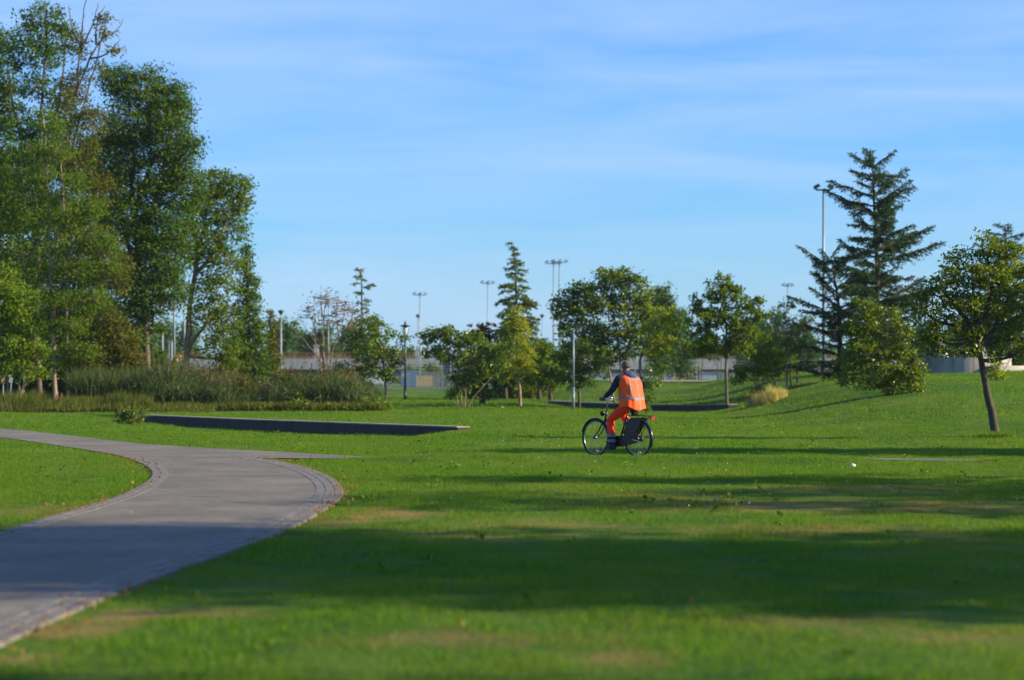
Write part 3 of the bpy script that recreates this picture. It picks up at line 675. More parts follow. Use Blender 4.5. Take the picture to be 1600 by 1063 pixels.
tree('broadleaf_tree', 'tall dark tree cut by the left edge of the photo', (-12, 632),
     [(5, 65, 20, 26), (-10, 120, 34, 40), (12, 160, 18, 30), (-5, 220, 36, 40), (10, 300, 30, 40), (-5, 380, 40, 50), (-30, 300, 50, 80), (-40, 150, 40, 70)],
     [[(-12, 632), (-10, 400), (-8, 250), (-4, 120), (0, 50)]], d=106, cov=2.4, mat='leaf_dark', leaf=(5.2, 2.6), tr=7, group=TR, seed=7)
tree('broadleaf_tree', 'low spreading tree with a forked leaning trunk at the left edge', (30, 626),
     [(12, 445, 30, 22), (42, 470, 28, 20), (10, 490, 36, 26), (50, 510, 30, 20), (20, 540, 40, 22), (55, 550, 26, 18), (30, 575, 38, 16), (8, 470, 26, 30), (70, 585, 14, 8)],
     [[(30, 626), (36, 605), (50, 575), (54, 540), (50, 480)], [(32, 622), (30, 600), (34, 570), (20, 520)], [(12, 628), (11, 580), (10, 500)]],
     d=95, cov=2.3, mat='leaf_bright', leaf=(5, 3), sig=8, tr=3.4, group=TR, seed=8, bark='bark_pale')
tree('broadleaf_tree', 'olive-brown drooping tree with turning leaves between the grove and the reeds', (160, 625),
     [(170, 505, 30, 18), (150, 530, 34, 20), (190, 530, 28, 20), (170, 560, 44, 20), (205, 560, 22, 18), (145, 580, 34, 18), (195, 585, 30, 16), (150, 605, 34, 12), (120, 560, 22, 26), (215, 580, 14, 14)],
     [[(160, 625), (160, 590), (168, 540), (172, 500)], [(160, 610), (175, 580), (200, 560)]], d=98, cov=2.2, mat='leaf_olive', leaf=(4.6, 2.4), sig=7, tr=3, group=TR, seed=9, droop=.6)
tree('broadleaf_tree', 'narrow upright dark tree standing right beside the forked pale-trunked tree', (388, 598),
     [(386, 395, 8, 16), (384, 420, 13, 18), (388, 450, 18, 20), (384, 480, 22, 22), (390, 510, 24, 22), (380, 540, 30, 22), (396, 560, 26, 22), (372, 575, 28, 18), (404, 585, 22, 14), (355, 590, 20, 10)],
     [[(388, 598), (388, 500), (386, 385)]], d=116, cov=2.7, mat='leaf_dark', leaf=(5, 2.4), sig=6, tr=4, group=TR, seed=10, droop=.4)
tree('broadleaf_tree', 'thin pointed brown-green tree just left of the single-headed lamp mast', (423, 598),
     [(423, 490, 5, 10), (423, 510, 8, 14), (422, 535, 11, 16), (424, 560, 15, 18), (424, 585, 18, 14)], [[(423, 598), (423, 482)]], d=118, cov=2.8, mat='leaf_olive', leaf=(4.5, 2.2), sig=4, tr=2.5, group=TR, seed=11)
tree('shrub', 'bushy young green shrub in front of the pale poles, left of the forked tree', (245, 600),
     [(245, 560, 18, 16), (240, 580, 22, 14), (258, 575, 14, 14), (232, 596, 22, 10), (215, 572, 10, 10)], d=125, cov=2.3, mat='leaf_dark', sig=5, tr=2, cat='shrub', seed=12)
tree('broadleaf_tree', 'broad dark tree filling the grove behind the feathery bright green tree', (130, 628),
     [(30, 260, 40, 34), (80, 250, 40, 34), (130, 270, 40, 36), (165, 310, 34, 36), (20, 330, 44, 40), (80, 330, 50, 40), (140, 350, 44, 40), (30, 410, 50, 40), (100, 420, 54, 40), (165, 420, 40, 44), (60, 480, 50, 36), (130, 490, 50, 36), (175, 500, 30, 36), (100, 200, 26, 30), (150, 240, 26, 30)],
     [[(130, 628), (128, 500), (120, 380), (110, 280)], [(128, 500), (80, 400), (60, 300)], [(128, 480), (160, 400), (160, 320)]], d=116, cov=2.4, mat='leaf_dark', leaf=(5.5, 2.8), sig=9, tr=6, group=TR, seed=14)
# dark thicket below the grove
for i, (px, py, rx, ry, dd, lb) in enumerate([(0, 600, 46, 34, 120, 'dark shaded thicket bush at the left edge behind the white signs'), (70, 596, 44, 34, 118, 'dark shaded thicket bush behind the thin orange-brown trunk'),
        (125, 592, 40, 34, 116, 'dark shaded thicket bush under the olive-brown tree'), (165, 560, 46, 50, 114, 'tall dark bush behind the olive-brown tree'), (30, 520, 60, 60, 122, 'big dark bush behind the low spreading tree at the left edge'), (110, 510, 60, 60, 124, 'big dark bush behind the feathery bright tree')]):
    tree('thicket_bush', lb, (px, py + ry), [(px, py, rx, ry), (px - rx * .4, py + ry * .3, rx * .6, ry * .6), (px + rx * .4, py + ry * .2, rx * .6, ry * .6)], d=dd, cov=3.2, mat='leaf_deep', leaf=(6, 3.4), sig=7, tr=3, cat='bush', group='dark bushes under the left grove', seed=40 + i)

# mid-ground trees and shrubs
tree('small_shrub', 'small light green shrub at the left end of the long retaining wall', (203, 664),
     [(200, 645, 14, 9), (212, 650, 14, 9), (192, 653, 12, 8), (205, 657, 18, 6), (222, 646, 8, 6)], [[(203, 664), (200, 640)], [(203, 664), (214, 645)], [(203, 664), (190, 650)]], cov=1.7, mat='leaf_turning', leaf=(5, 2.2), sig=3.5, nl=14, tr=.8, cat='shrub', bark='bark', seed=20)
tree('bare_shrub', 'almost leafless pale-stemmed shrub rising from the reed bed', (508, 600),
     [(508, 470, 30, 18), (480, 490, 20, 20), (535, 480, 24, 18), (550, 500, 16, 20), (520, 500, 30, 20)],
     [[(508, 600), (506, 560), (506, 500), (510, 460), (512, 448)], [(508, 590), (500, 540), (484, 490), (480, 462)], [(510, 592), (520, 550), (536, 500), (545, 460)], [(512, 596), (530, 552), (545, 520), (552, 470)],
      [(502, 550), (482, 520), (464, 490)], [(506, 598), (494, 540), (490, 500), (492, 462)], [(510, 596), (516, 540), (526, 490), (530, 458)], [(508, 580), (504, 520), (502, 470), (503, 444)], [(512, 590), (540, 540), (562, 505), (568, 478)], [(504, 570), (474, 530), (452, 508)], [(500, 560), (478, 545), (460, 525)], [(506, 500), (498, 470), (494, 455)], [(528, 530), (526, 480), (524, 455)], [(520, 550), (555, 520), (575, 490)]],
     d=108, cov=.12, mat='leaf_rust', leaf=(4, 2.2), sig=8, nl=2, tr=1.2, cat='shrub', bark='bark_pale', seed=21, twig=2)
tree('ornamental_tree', 'small glossy-leaved tree leaning on several low stems beside the reeds', (604, 639),
     [(575, 505, 22, 10), (590, 520, 26, 12), (560, 530, 22, 12), (600, 545, 26, 12), (622, 528, 14, 8), (570, 555, 28, 12), (610, 565, 20, 12), (545, 575, 22, 10), (585, 580, 26, 12), (540, 598, 22, 10), (562, 600, 18, 12), (550, 612, 16, 8), (610, 590, 12, 10), (592, 500, 10, 6)],
     [[(604, 639), (602, 600), (598, 560), (586, 520), (578, 500)], [(604, 638), (592, 618), (575, 600), (556, 585)], [(600, 640), (585, 634), (560, 615), (545, 600)], [(602, 600), (612, 560), (622, 530)]],
     cov=1.9, mat='leaf_glossy', leaf=(5, 2.8), sig=5, tr=2.2, group='glossy-leaved ornamental trees on the lawn', seed=22, bark='bark')
tree('ornamental_shrub', 'V-shaped multi-stemmed glossy shrub with bare stems fanning up from the lawn', (725, 639),
     [(672, 530, 16, 12), (690, 520, 20, 12), (715, 530, 24, 14), (742, 535, 22, 14), (700, 550, 26, 14), (770, 545, 24, 12), (735, 560, 26, 14), (790, 560, 20, 12), (720, 580, 14, 14), (760, 575, 22, 12), (712, 600, 8, 16), (708, 615, 6, 14), (735, 595, 14, 14), (668, 550, 10, 8), (800, 545, 10, 12)],
     [[(722, 639), (720, 600), (712, 560), (695, 530)], [(725, 640), (728, 610), (735, 580), (742, 540)], [(729, 640), (745, 615), (770, 588), (795, 562)], [(714, 575), (690, 560), (672, 540)], [(728, 610), (715, 590), (712, 560)], [(716, 640), (712, 610), (708, 590)]],
     cov=2.5, mat='leaf_glossy', leaf=(5, 2.8), sig=5, tr=1.7, cat='shrub', seed=23, bark='bark_pale')
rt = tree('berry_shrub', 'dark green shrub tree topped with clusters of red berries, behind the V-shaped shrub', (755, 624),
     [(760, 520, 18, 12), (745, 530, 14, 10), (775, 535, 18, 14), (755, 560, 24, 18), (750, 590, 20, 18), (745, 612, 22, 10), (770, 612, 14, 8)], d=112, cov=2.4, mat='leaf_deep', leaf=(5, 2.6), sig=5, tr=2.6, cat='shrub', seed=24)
root, dd_, ss_, bb_ = rt
rr_ = np.random.default_rng(3)
for (px, py) in [(748, 510), (762, 506), (755, 516), (740, 518), (772, 508), (766, 518), (734, 509)]:
    p = W(px, py, dd_ - .6); P = np.array(tuple(p)) + rr_.normal(size=(34, 3)).clip(-1.3, 1.3) * np.array([2.0, 2.0, 1.1]) * ss_; mb = MB(); mb.leaves(P, 3.4 * ss_, 3 * ss_, .3, r=rr_); mb.build('berry_cluster', M['leaf_red'], root, loc=bb_)
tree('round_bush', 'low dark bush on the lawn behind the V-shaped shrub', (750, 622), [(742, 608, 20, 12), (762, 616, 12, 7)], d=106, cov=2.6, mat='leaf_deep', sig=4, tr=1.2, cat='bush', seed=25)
conifer('weeping_conifer', 'small slender conifer with a nodding tip above the leaning glossy tree', (568, 606), (566, 425), [(0, 5), (.1, 14), (.2, 22), (.3, 12), (.45, 20), (.7, 24), (1, 26)], d=128,
        stem=[(568, 606), (566, 500), (565, 440), (562, 424), (556, 421)], mat='deodar', nb=46, elev=(12, 0), curve=-.12, tr=2.6, seed=31, group='conifers in the park', side=.45, tuft=(5, 1.8), dens=2.0)
conifer('weeping_conifer', 'tall narrow conifer with a hooked tip, tallest in the middle of the park', (808, 604), (800, 380), [(0, 5), (.12, 12), (.3, 24), (.5, 34), (.75, 44), (1, 46)], d=132,
        stem=[(808, 604), (808, 520), (806, 440), (804, 400), (800, 384), (793, 379)], mat='deodar', nb=125, elev=(16, 2), curve=-.36, tr=3.4, seed=32, group='conifers in the park', side=.46, tuft=(5, 1.9), dens=2.2)
conifer('weeping_conifer', 'yellow-green drooping conifer on a thin leaning brown trunk in front of the hooked-tip conifer', (813, 617), (806, 478), [(0, 12), (.15, 26), (.4, 34), (.62, 36)], d=104,
        stem=[(813, 617), (808, 580), (805, 540), (806, 478)], mat='leaf_yellow', bark='bark_pale', nb=60, elev=(10, -12), curve=-.4, tr=2.8, seed=33, group='conifers in the park', side=.5, tuft=(5, 1.9), dens=2.2)
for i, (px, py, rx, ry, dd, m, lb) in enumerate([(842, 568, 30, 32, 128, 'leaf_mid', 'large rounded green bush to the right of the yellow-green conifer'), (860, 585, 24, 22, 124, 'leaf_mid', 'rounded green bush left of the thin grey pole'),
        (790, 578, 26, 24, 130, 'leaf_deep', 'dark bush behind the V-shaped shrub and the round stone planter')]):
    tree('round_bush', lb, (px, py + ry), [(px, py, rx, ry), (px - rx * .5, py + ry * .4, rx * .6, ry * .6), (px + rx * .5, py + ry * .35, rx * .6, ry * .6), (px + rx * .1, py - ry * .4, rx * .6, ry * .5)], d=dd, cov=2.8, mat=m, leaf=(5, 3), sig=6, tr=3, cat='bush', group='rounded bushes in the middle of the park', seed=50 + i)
tree('evergreen_bush', 'wide dark evergreen bush with low hanging branches behind the thin grey pole', (905, 616),
     [(900, 540, 26, 16), (875, 560, 18, 14), (920, 558, 26, 18), (890, 580, 28, 18), (930, 585, 18, 16), (905, 600, 22, 10), (870, 585, 12, 10), (940, 565, 14, 16)], [[(905, 616), (905, 580), (904, 535)], [(905, 610), (890, 590), (876, 570)], [(906, 610), (920, 590), (932, 570)]],
     d=112, cov=1.6, mat='leaf_dark', leaf=(5.5, 2.6), sig=5, tr=2, cat='bush', droop=.5, seed=53)
tree('ornamental_tree', 'broad glossy multi-stemmed tree right behind the cyclist', (972, 634),
     [(890, 465, 18, 14), (912, 455, 22, 14), (940, 440, 26, 16), (965, 435, 26, 14), (990, 445, 22, 16), (1008, 460, 14, 18), (880, 490, 18, 16), (905, 490, 26, 18), (940, 475, 30, 22), (980, 480, 30, 24), (1010, 490, 16, 22), (890, 515, 22, 12), (925, 520, 26, 14), (960, 520, 30, 20), (995, 525, 26, 20), (940, 545, 22, 12), (975, 550, 24, 12), (1010, 540, 16, 14), (950, 565, 12, 8), (872, 475, 8, 12)],
     [[(976, 634), (972, 590), (969, 560), (962, 510), (950, 460)], [(962, 634), (955, 600), (950, 570), (930, 520), (900, 480)], [(980, 634), (978, 590), (980, 556), (992, 510), (1000, 470)], [(972, 565), (985, 520), (975, 450)]],
     cov=2.5, mat='leaf_glossy', leaf=(5.5, 3), sig=6, tr=2.6, group='glossy-leaved ornamental trees on the lawn', seed=26, bark='bark_pale')
tree('ornamental_tree', 'yellow-green small tree just right of the broad tree behind the cyclist', (1004, 628),
     [(1035, 490, 16, 12), (1022, 515, 18, 14), (1045, 505, 12, 14), (1030, 540, 22, 14), (1048, 530, 8, 12), (1010, 550, 18, 12)], [[(1004, 628), (1001, 580), (1003, 550), (1020, 510), (1030, 485)]],
     d=104, cov=1.9, mat='leaf_yellow', leaf=(5, 2.6), sig=5, tr=2.4, group='glossy-leaved ornamental trees on the lawn', seed=27)
tree('young_shrub', 'small upright shrub just right of the cyclist, in front of the dark low wall', (1010, 640),
     [(1012, 585, 10, 12), (1018, 600, 12, 12), (1006, 610, 12, 14), (1016, 622, 8, 10), (1010, 634, 6, 8)], d=86, cov=1.7, mat='leaf_glossy', leaf=(5, 2.4), sig=3.5, tr=1, cat='shrub', seed=28)
tree('park_tree', 'straight-trunked dark green tree with a crown of separate lobes, right of the cyclist', (1136, 633),
     [(1128, 440, 18, 14), (1118, 462, 18, 12), (1140, 462, 20, 16), (1095, 478, 16, 16), (1100, 500, 24, 16), (1172, 475, 16, 14), (1180, 495, 16, 12), (1140, 495, 28, 20), (1165, 515, 28, 16), (1095, 525, 20, 14), (1120, 535, 28, 16), (1150, 540, 28, 14), (1095, 548, 18, 10), (1170, 545, 16, 10)],
     [[(1136, 633), (1135, 590), (1135, 550), (1134, 500), (1130, 440)], [(1135, 560), (1115, 535), (1098, 500)], [(1135, 540), (1155, 515), (1172, 485)]],
     cov=2.7, mat='leaf_mid', leaf=(5, 2.8), sig=3.6, tr=2.8, seed=29, bark='bark')
tree('park_shrub', 'loose light green shrub growing out of the dry grass clump', (1188, 616),
     [(1188, 530, 16, 10), (1180, 550, 20, 12), (1205, 548, 16, 12), (1172, 570, 14, 12), (1196, 572, 18, 12), (1186, 590, 10, 10), (1215, 560, 12, 12), (1180, 605, 8, 8)],
     [[(1188, 616), (1185, 580), (1186, 530)], [(1186, 616), (1178, 590), (1172, 565)], [(1194, 614), (1200, 585), (1206, 555)]], cov=1.9, mat='leaf_bright', leaf=(5, 2.6), sig=4.5, tr=1.4, cat='shrub', seed=30)
tree('park_shrub', 'dense shrub on the rise between the lobed tree and the staked sapling', (1212, 602), [(1212, 560, 22, 18), (1228, 572, 18, 16), (1150, 585, 16, 14), (1205, 585, 16, 12)], d=108, cov=2.2, mat='leaf_mid', sig=5, tr=2, cat='shrub', seed=60)
rt = tree('staked_sapling', 'thin young tree tied between wooden stakes on the hill slope', (1236, 607),
     [(1224, 485, 8, 12), (1232, 505, 9, 14), (1245, 515, 9, 14), (1226, 530, 10, 12), (1244, 540, 10, 12), (1220, 550, 7, 10), (1236, 475, 5, 8)], [[(1236, 607), (1234, 570), (1231, 530), (1226, 480), (1224, 462)], [(1233, 550), (1242, 520), (1246, 490)]],
     cov=1.25, mat='leaf_mid', leaf=(4.5, 2), sig=4, tr=1.3, seed=61, bark='bark_pale')
root, dd_, ss_, bb_ = rt
for k, (px, y0) in enumerate([(1228, -.4), (1247, .3)]):
    p = W(px, 606, dd_); z0 = tz(p.x, dd_ + y0); mb = MB(); top = W(px, 567, dd_).z
    mb.tube([(p.x, dd_ + y0, z0 - .1), (p.x, dd_ + y0, top)], [.045, .04], 8)
    mb.build('stake', M['wood'], root, loc=bb_)
mb = MB(); a = W(1228, 569, dd_); c = W(1247, 568, dd_); mb.tube([(a.x, dd_ - .4, a.z), ((a.x + c.x) / 2, dd_ - .1, a.z - .03), (c.x, dd_ + .3, c.z)], .022, 6); mb.build('tie_strap', M['black'], root, loc=bb_)
tree('park_shrub', 'wide bright green shrub mass in front of the big cedar on the hill', (1388, 618),
     [(1325, 560, 14, 16), (1322, 590, 14, 14), (1432, 575, 14, 14), (1335, 510, 16, 14), (1345, 475, 14, 10), (1360, 488, 18, 14), (1390, 492, 20, 12), (1350, 510, 26, 16), (1385, 515, 26, 16), (1412, 520, 14, 16), (1345, 540, 24, 16), (1380, 545, 30, 18), (1415, 550, 18, 16), (1350, 572, 20, 14), (1385, 578, 32, 16), (1420, 585, 22, 14), (1360, 598, 22, 12), (1400, 602, 36, 12), (1430, 604, 18, 8)],
     [[(1388, 618), (1385, 560), (1370, 490)], [(1384, 618), (1365, 560), (1348, 500)], [(1394, 618), (1408, 570), (1412, 520)], [(1390, 618), (1390, 560), (1392, 500)]], cov=2.2, mat='leaf_turning', leaf=(4.6, 2.4), sig=5, tr=1.6, cat='shrub', seed=62)
conifer('cedar', 'big blue-green cedar with long spiky branches beside the tall floodlight mast', (1372, 584), (1360, 238), [(0, 10), (.06, 36), (.14, 74), (.22, 84), (.3, 62), (.42, 105), (.55, 95), (.7, 120), (.85, 125), (.97, 120)], d=104,
        stem=[(1372, 584), (1371, 480), (1370, 400), (1366, 320), (1364, 270), (1358, 236)], mat='cedar', nb=118, elev=(30, 8), curve=-.03, tr=6, seed=34, group='cedars on the right', side=.26, tuft=(6, 1.5), gap=.35, dens=2.0)
conifer('cedar', 'low wide cedar with arching bare-tipped branches, left of the big cedar', (1310, 582), (1316, 420), [(0, 30), (.2, 75), (.5, 90), (1, 80)], d=106,
        stem=[(1312, 582), (1312, 500), (1305, 440), (1298, 400)], mat='cedar', nb=40, elev=(48, 14), curve=-.16, tr=5, seed=35, group='cedars on the right', side=.15, tuft=(5.5, 1.7), dens=2.0)
conifer('cedar', 'dark cedar behind the leaning tree at the right edge', (1578, 584), (1570, 352), [(0, 10), (.1, 36), (.25, 50), (.5, 70), (.8, 90), (1, 90)], d=112, stem=[(1578, 584), (1576, 450), (1570, 350)], mat='cedar', nb=80, elev=(20, 12), curve=-.08, tr=6, seed=36, group='cedars on the right', side=.34, gap=.15, dens=1.6)
tree('leaning_tree', 'leaning glossy-leaved tree with a slanting dark trunk at the right edge of the lawn', (1557, 682),
     [(1500, 400, 20, 14), (1530, 395, 20, 18), (1555, 385, 22, 16), (1580, 395, 20, 18), (1475, 430, 22, 16), (1510, 430, 34, 22), (1550, 430, 34, 26), (1590, 440, 30, 30), (1460, 460, 26, 18), (1500, 470, 38, 24), (1550, 480, 36, 26), (1595, 490, 24, 26), (1445, 490, 26, 18), (1480, 505, 34, 18), (1530, 520, 34, 16), (1575, 530, 26, 14), (1462, 530, 24, 12), (1600, 550, 14, 14), (1560, 560, 14, 12), (1625, 470, 30, 50), (1640, 520, 26, 40), (1436, 470, 16, 12), (1534, 372, 6, 14), (1470, 545, 26, 10), (1510, 545, 22, 9), (1450, 520, 18, 12)],
     [[(1557, 682), (1548, 640), (1538, 590), (1528, 540), (1524, 510), (1520, 440)], [(1530, 545), (1555, 510), (1580, 460)], [(1526, 520), (1495, 480), (1470, 450)], [(1527, 530), (1550, 460), (1545, 400)], [(1528, 500), (1556, 512), (1570, 505)]],
     cov=1.75, mat='leaf_turning', leaf=(6, 3), sig=7, tr=7.5, bark='bark_dark', seed=63, nl=22)
tree('young_shrub', 'small leafy shrub in front of the round concrete wall, right of the leaning trunk', (1557, 595),
     [(1557, 565, 8, 8), (1560, 578, 10, 8), (1553, 588, 9, 8), (1566, 590, 8, 6)], cov=1.7, mat='leaf_yellow', leaf=(4.5, 2.2), sig=3, nl=12, tr=.8, cat='shrub', seed=64)
# small trees by the courts
for i, (px, dd, h, lb) in enumerate([(1075, 150, 42, 'thin-stemmed little tree left of the straight-trunked tree, before the courts'), (1092, 150, 46, 'pair of thin stems seen under the lobed crown'), (1122, 146, 40, 'little tree just left of the straight trunk, before the courts'), (1030, 140, 40, 'spindly blue-green bush right behind the shoulder of the cyclist')]):
    by = HOR + (CAMH - tz((px - 800) / F * dd, dd)) / dd * F
    tree('small_tree', lb, (px, by), [(px, by - h, 16, 10), (px - 8, by - h - 12, 12, 9), (px + 9, by - h - 8, 12, 9)] + ([(px, by - 18, 14, 14)] if i == 3 else []), [[(px, by), (px - 1, by - h)], [(px + 4, by), (px + 5, by - h)]], d=dd, cov=1.4, mat='leaf_mid' if i != 3 else 'leaf_dark', sig=4, tr=1.3, group='little trees before the courts', seed=70 + i)

# off-frame trees on the right whose shadows cross the foreground
def offtree(lb, X, Y, h, w, seed, cov=2.0, mat='leaf_mid', zlo=.32, tr=.22):
    s = Y / F; px = 800 + X / s; toy = lambda z: HOR - (z - CAMH) / s
    r = random.Random(seed); bl = []
    for k in range(14):
        z = h * (zlo + (1 - zlo) * r.random() * .92); ww = w * (1 - abs((z / h - .6)) * .9) * .5
        bl.append((px + r.uniform(-1, 1) * ww / s, toy(z), w * .24 / s * r.uniform(.8, 1.2), h * .12 / s, r.uniform(-1, 1) * ww / s))
    # leaf sizes in metres converted back to pixels
    tree('park_tree', lb, (px, toy(0)), bl, [[(px, toy(0)), (px, toy(h * .5)), (px, toy(h * .9))]], leaf=(.22 / s, .13 / s), sig=.35 / s, cov=cov, mat=mat, d=Y, tr=tr / s, seed=seed, nl=22, group='trees to the right of the view')
offtree('broad tree right of the view whose crown shades the near lawn and path', 17.5, 17.3, 11, 8.6, 101, 1.1)
offtree('dense tree right of the view, behind the first shading tree', 24, 16.2, 15, 8.6, 102, 1.15)
offtree('tall tree farther right whose long shadow crosses the path', 33, 16.9, 18, 8.4, 103, 1.2)
offtree('slim sparse tree right of the view that streaks the middle lawn with shadow', 17, 27.6, 8.0, 5.0, 104, .65, zlo=.35, tr=.12)
offtree('light-crowned tree right of the view beyond the slim tree', 20, 31.8, 9, 5.0, 105, .55, zlo=.3, tr=.14)
offtree('open-crowned tree right of the view near the side path', 26, 29.2, 10.0, 4.0, 107, .55, zlo=.35, tr=.14)
offtree('round tree right of the view just beyond the side path', 17.5, 45.4, 7.5, 2.6, 108, 1.6, zlo=.35, tr=.14)
offtree('slender tree right of the view beyond the side path', 24, 46.0, 10, 2.4, 109, 1.6, zlo=.35, tr=.12)
offtree('nearest tree right of the view shading the bottom of the lawn', 15, 9.4, 8.5, 2.0, 106, .8, zlo=.4, tr=.12)
# ------------------------------------------------------------------ reeds, meadow grass, dry grass clump
def tall_blades(mb, X, Y, h, w, lean=.25, r=rng, seg=3):
    n = len(X); Z = terrain(X, Y); H = h * r.uniform(.55, 1.15, n); a = r.uniform(0, 6.283, n)
    wv = np.stack([np.cos(a), np.sin(a), np.zeros(n)], 1) * w / 2; ld = r.normal(0, lean, (n, 2))
    B = np.stack([X, Y, Z], 1); M1 = B + np.column_stack([ld[:, 0] * H * .25, ld[:, 1] * H * .25, H * .55]); T = B + np.column_stack([ld[:, 0] * H, ld[:, 1] * H, H * (1 - np.abs(ld[:, 0]) * .4)])
    V = np.stack([B - wv, B + wv, M1 + wv, M1 - wv, T], 1).reshape(-1, 3); i = np.arange(n)[:, None] * 5
    mb.add(V, i + np.array([[0, 1, 2, 3]]), i + np.array([[3, 2, 4]])); return T
def zone(n, px0, px1, d0, d1):
    Y = rng.uniform(d0, d1, n); X = (rng.uniform(px0, px1, n) - 800) / F * Y; return X, Y
mb = MB()
X, Y = zone(15000, 225, 590, 92, 99); hs = 1.35 + .38 * np.sin(X * .9 + 1) + .3 * np.sin(X * 2.7 + np.sin(Y * 2)) + .15 * np.sin(X * 6.1)
hs = hs * (.72 + .28 * sm((Y - 91.5) / 3)) * np.clip(1.02 - .45 * sm((X / Y * F + 800 - 500) / 90), .5, 1.1)
Xr, Yr = X, Y; T = tall_blades(mb, X, Y, hs, .035, .3)
X2, Y2 = zone(6500, 115, 260, 93.5, 99); T2 = tall_blades(mb, X2, Y2, 1.7, .035, .3)
kk = rng.random(len(T)) < .5; Tk = T[kk]; Bk = np.column_stack([Xr[kk], Yr[kk], terrain(Xr[kk], Yr[kk])]); m_ = len(Tk)
for _ in range(2):
    u = rng.uniform(.35, .95, (m_, 1)); mb.leaves(Bk + (Tk - Bk) * u, .36, .036, .3, .15)
reed = mb.build('reed_bed', M['reed']); tag(reed, 'tall reed bed with reddish-brown plumes between the grove and the lawn', 'reeds', kind='stuff')
k = rng.random(len(T)) < .085; k &= (T[:, 1] > 93.2) & (T[:, 0] < (560 - 800) / F * 95); Pp = T[k]
mb = MB(); Pl = np.repeat(Pp, 7, 0) + rng.normal(size=(len(Pp) * 7, 3)) * np.array([.035, .035, .09]); mb.leaves(Pl, .13, .045, .1, -.6)
mb.build('plumes', M['plume'], reed)
for (px, py, rx, ry, lb, mt) in ((300, 604, 20, 12, 'leafy bush poking out of the reeds below the forked trunk', 'leaf_mid'), (445, 598, 16, 13, 'leafy bush in the reeds below the lamp mast', 'leaf_dark'), (540, 606, 22, 12, 'leafy bush at the right end of the reeds', 'leaf_mid'), (375, 600, 18, 14, 'leafy bush in the reeds below the narrow upright tree', 'leaf_olive'), (238, 612, 22, 12, 'leafy bush at the left end of the reeds', 'leaf_dark')):
    tree('reed_side_bush', lb, (px, 636), [(px, py, rx, ry), (px - rx * .6, py + 8, rx * .5, ry * .7), (px + rx * .6, py + 9, rx * .5, ry * .7)], d=93.6, cov=1.3, mat=mt, leaf=(5, 2), sig=4, tr=1, cat='bush', group='bushes among the reeds', seed=px)
mb = MB(); X, Y = zone(15000, -30, 335, 88.4, 93.5); hh = np.where(X / Y * F + 800 < 240, .85, .55) * (.45 + .55 * sm((Y - 88.2) / 2.2)) * (.75 + .3 * np.sin(X * 2.1 + 1.5 * np.sin(Y * 2.3)) * np.sin(X * .83 + 1)); tall_blades(mb, X, Y, hh, .022, .25)
X, Y = zone(3500, 330, 600, 90.6, 92.6); tall_blades(mb, X, Y, .42, .03, .3)
tag(mb.build('meadow_grass', M['meadow']), 'strip of unmown yellowish tall grass along the edge of the lawn', 'tall grass', kind='stuff')
# weeds at the front of the reeds
mb = MB(); X, Y = zone(2000, 400, 610, 90.5, 93); Z = terrain(X, Y) + rng.uniform(.05, 1, len(X)) ** 1.5 * (.35 + .3 * np.sin(X * 3.3) * np.sin(X * 1.1 + 1)); mb.leaves(np.column_stack([X, Y, Z]), .15, .06, .3, .2)
tag(mb.build('weeds', M['leaf_mid']), 'leafy green weeds along the foot of the reeds', 'weeds', kind='stuff')
p = at(1198, 631); b = p
mb = MB(); n = 1500; a = rng.uniform(0, 6.283, n); rr = np.sqrt(rng.random(n)); X = p.x + np.cos(a) * rr * .75; Y = p.y + np.sin(a) * rr * .6; tall_blades(mb, X, Y, .22 + .42 * np.sqrt(1 - rr ** 2) * (1 + .25 * np.sin(X * 9)), .012, .5)
o = mb.build('dry_grass_clump', M['straw'], loc=b); tag(o, 'clump of straw-coloured dry grass at the foot of the light green shrub', 'grass clump')
tag(tree('small_shrub', 'low brown twiggy shrub stub on the left side of the dry grass clump', (1172, 630), [(1172, 618, 6, 8)], d=p.y, cov=.9, mat='leaf_rust', leaf=(4, 2), sig=3, nl=8, tr=1.2, cat='shrub', bark='bark_dark', seed=80)[0])
# tuft of long grass round the foot of the leaning tree
p = at(1557, 684); mb = MB(); n = 900; a = rng.uniform(0, 6.283, n); rr = np.sqrt(rng.random(n)); tall_blades(mb, p.x + np.cos(a) * rr * .45, p.y + np.sin(a) * rr * .4, .16, .01, .4)
tag(mb.build('grass_tuft', M['grass'], loc=p), 'tuft of longer grass round the foot of the leaning trunk', 'grass tuft')

# ------------------------------------------------------------------ street furniture
def cyl(mb, x, y, z0, z1, r0, r1=None, k=12): return mb.tube([(x, y, z0), (x, y, z1)], [r0, r1 if r1 is not None else r0], k)
# park lantern
b = at(633, 625); L0 = empty('street_lamp', b, 'slim dark park lantern with a round cap on the middle lawn', 'street lamp'); s = b.y / F
H = (625 - 512) * s
mb = MB(); cyl(mb, 0, 0, -.05, .5, .085); cyl(mb, 0, 0, .5, H, .062, .05); mb.build('pole', M['steel_dark'], L0, smooth=True)
mb = MB(); mb.lathe([(.05, H), (.12, H + .03), (.28, H + .06), (.3, H + .1), (.06, H + .16), (.04, H + .3), (.015, H + .36)], k=20); mb.build('lamp_cap', M['steel_dark'], L0, smooth=True)
mb = MB(); mb.lathe([(.07, H - .42), (.10, H - .3), (.13, H - .02), (.1, H + .02)], k=20); mb.build('lamp_glass', M['lampglass'], L0, smooth=True)
mb = MB()
for a in range(4):
    c, s_ = math.cos(a * 1.57 + .4), math.sin(a * 1.57 + .4); mb.tube([(c * .1, s_ * .1, H - .46), (c * .215, s_ * .215, H - .02)], .012, 5)
mb.build('lamp_cage', M['steel_dark'], L0)
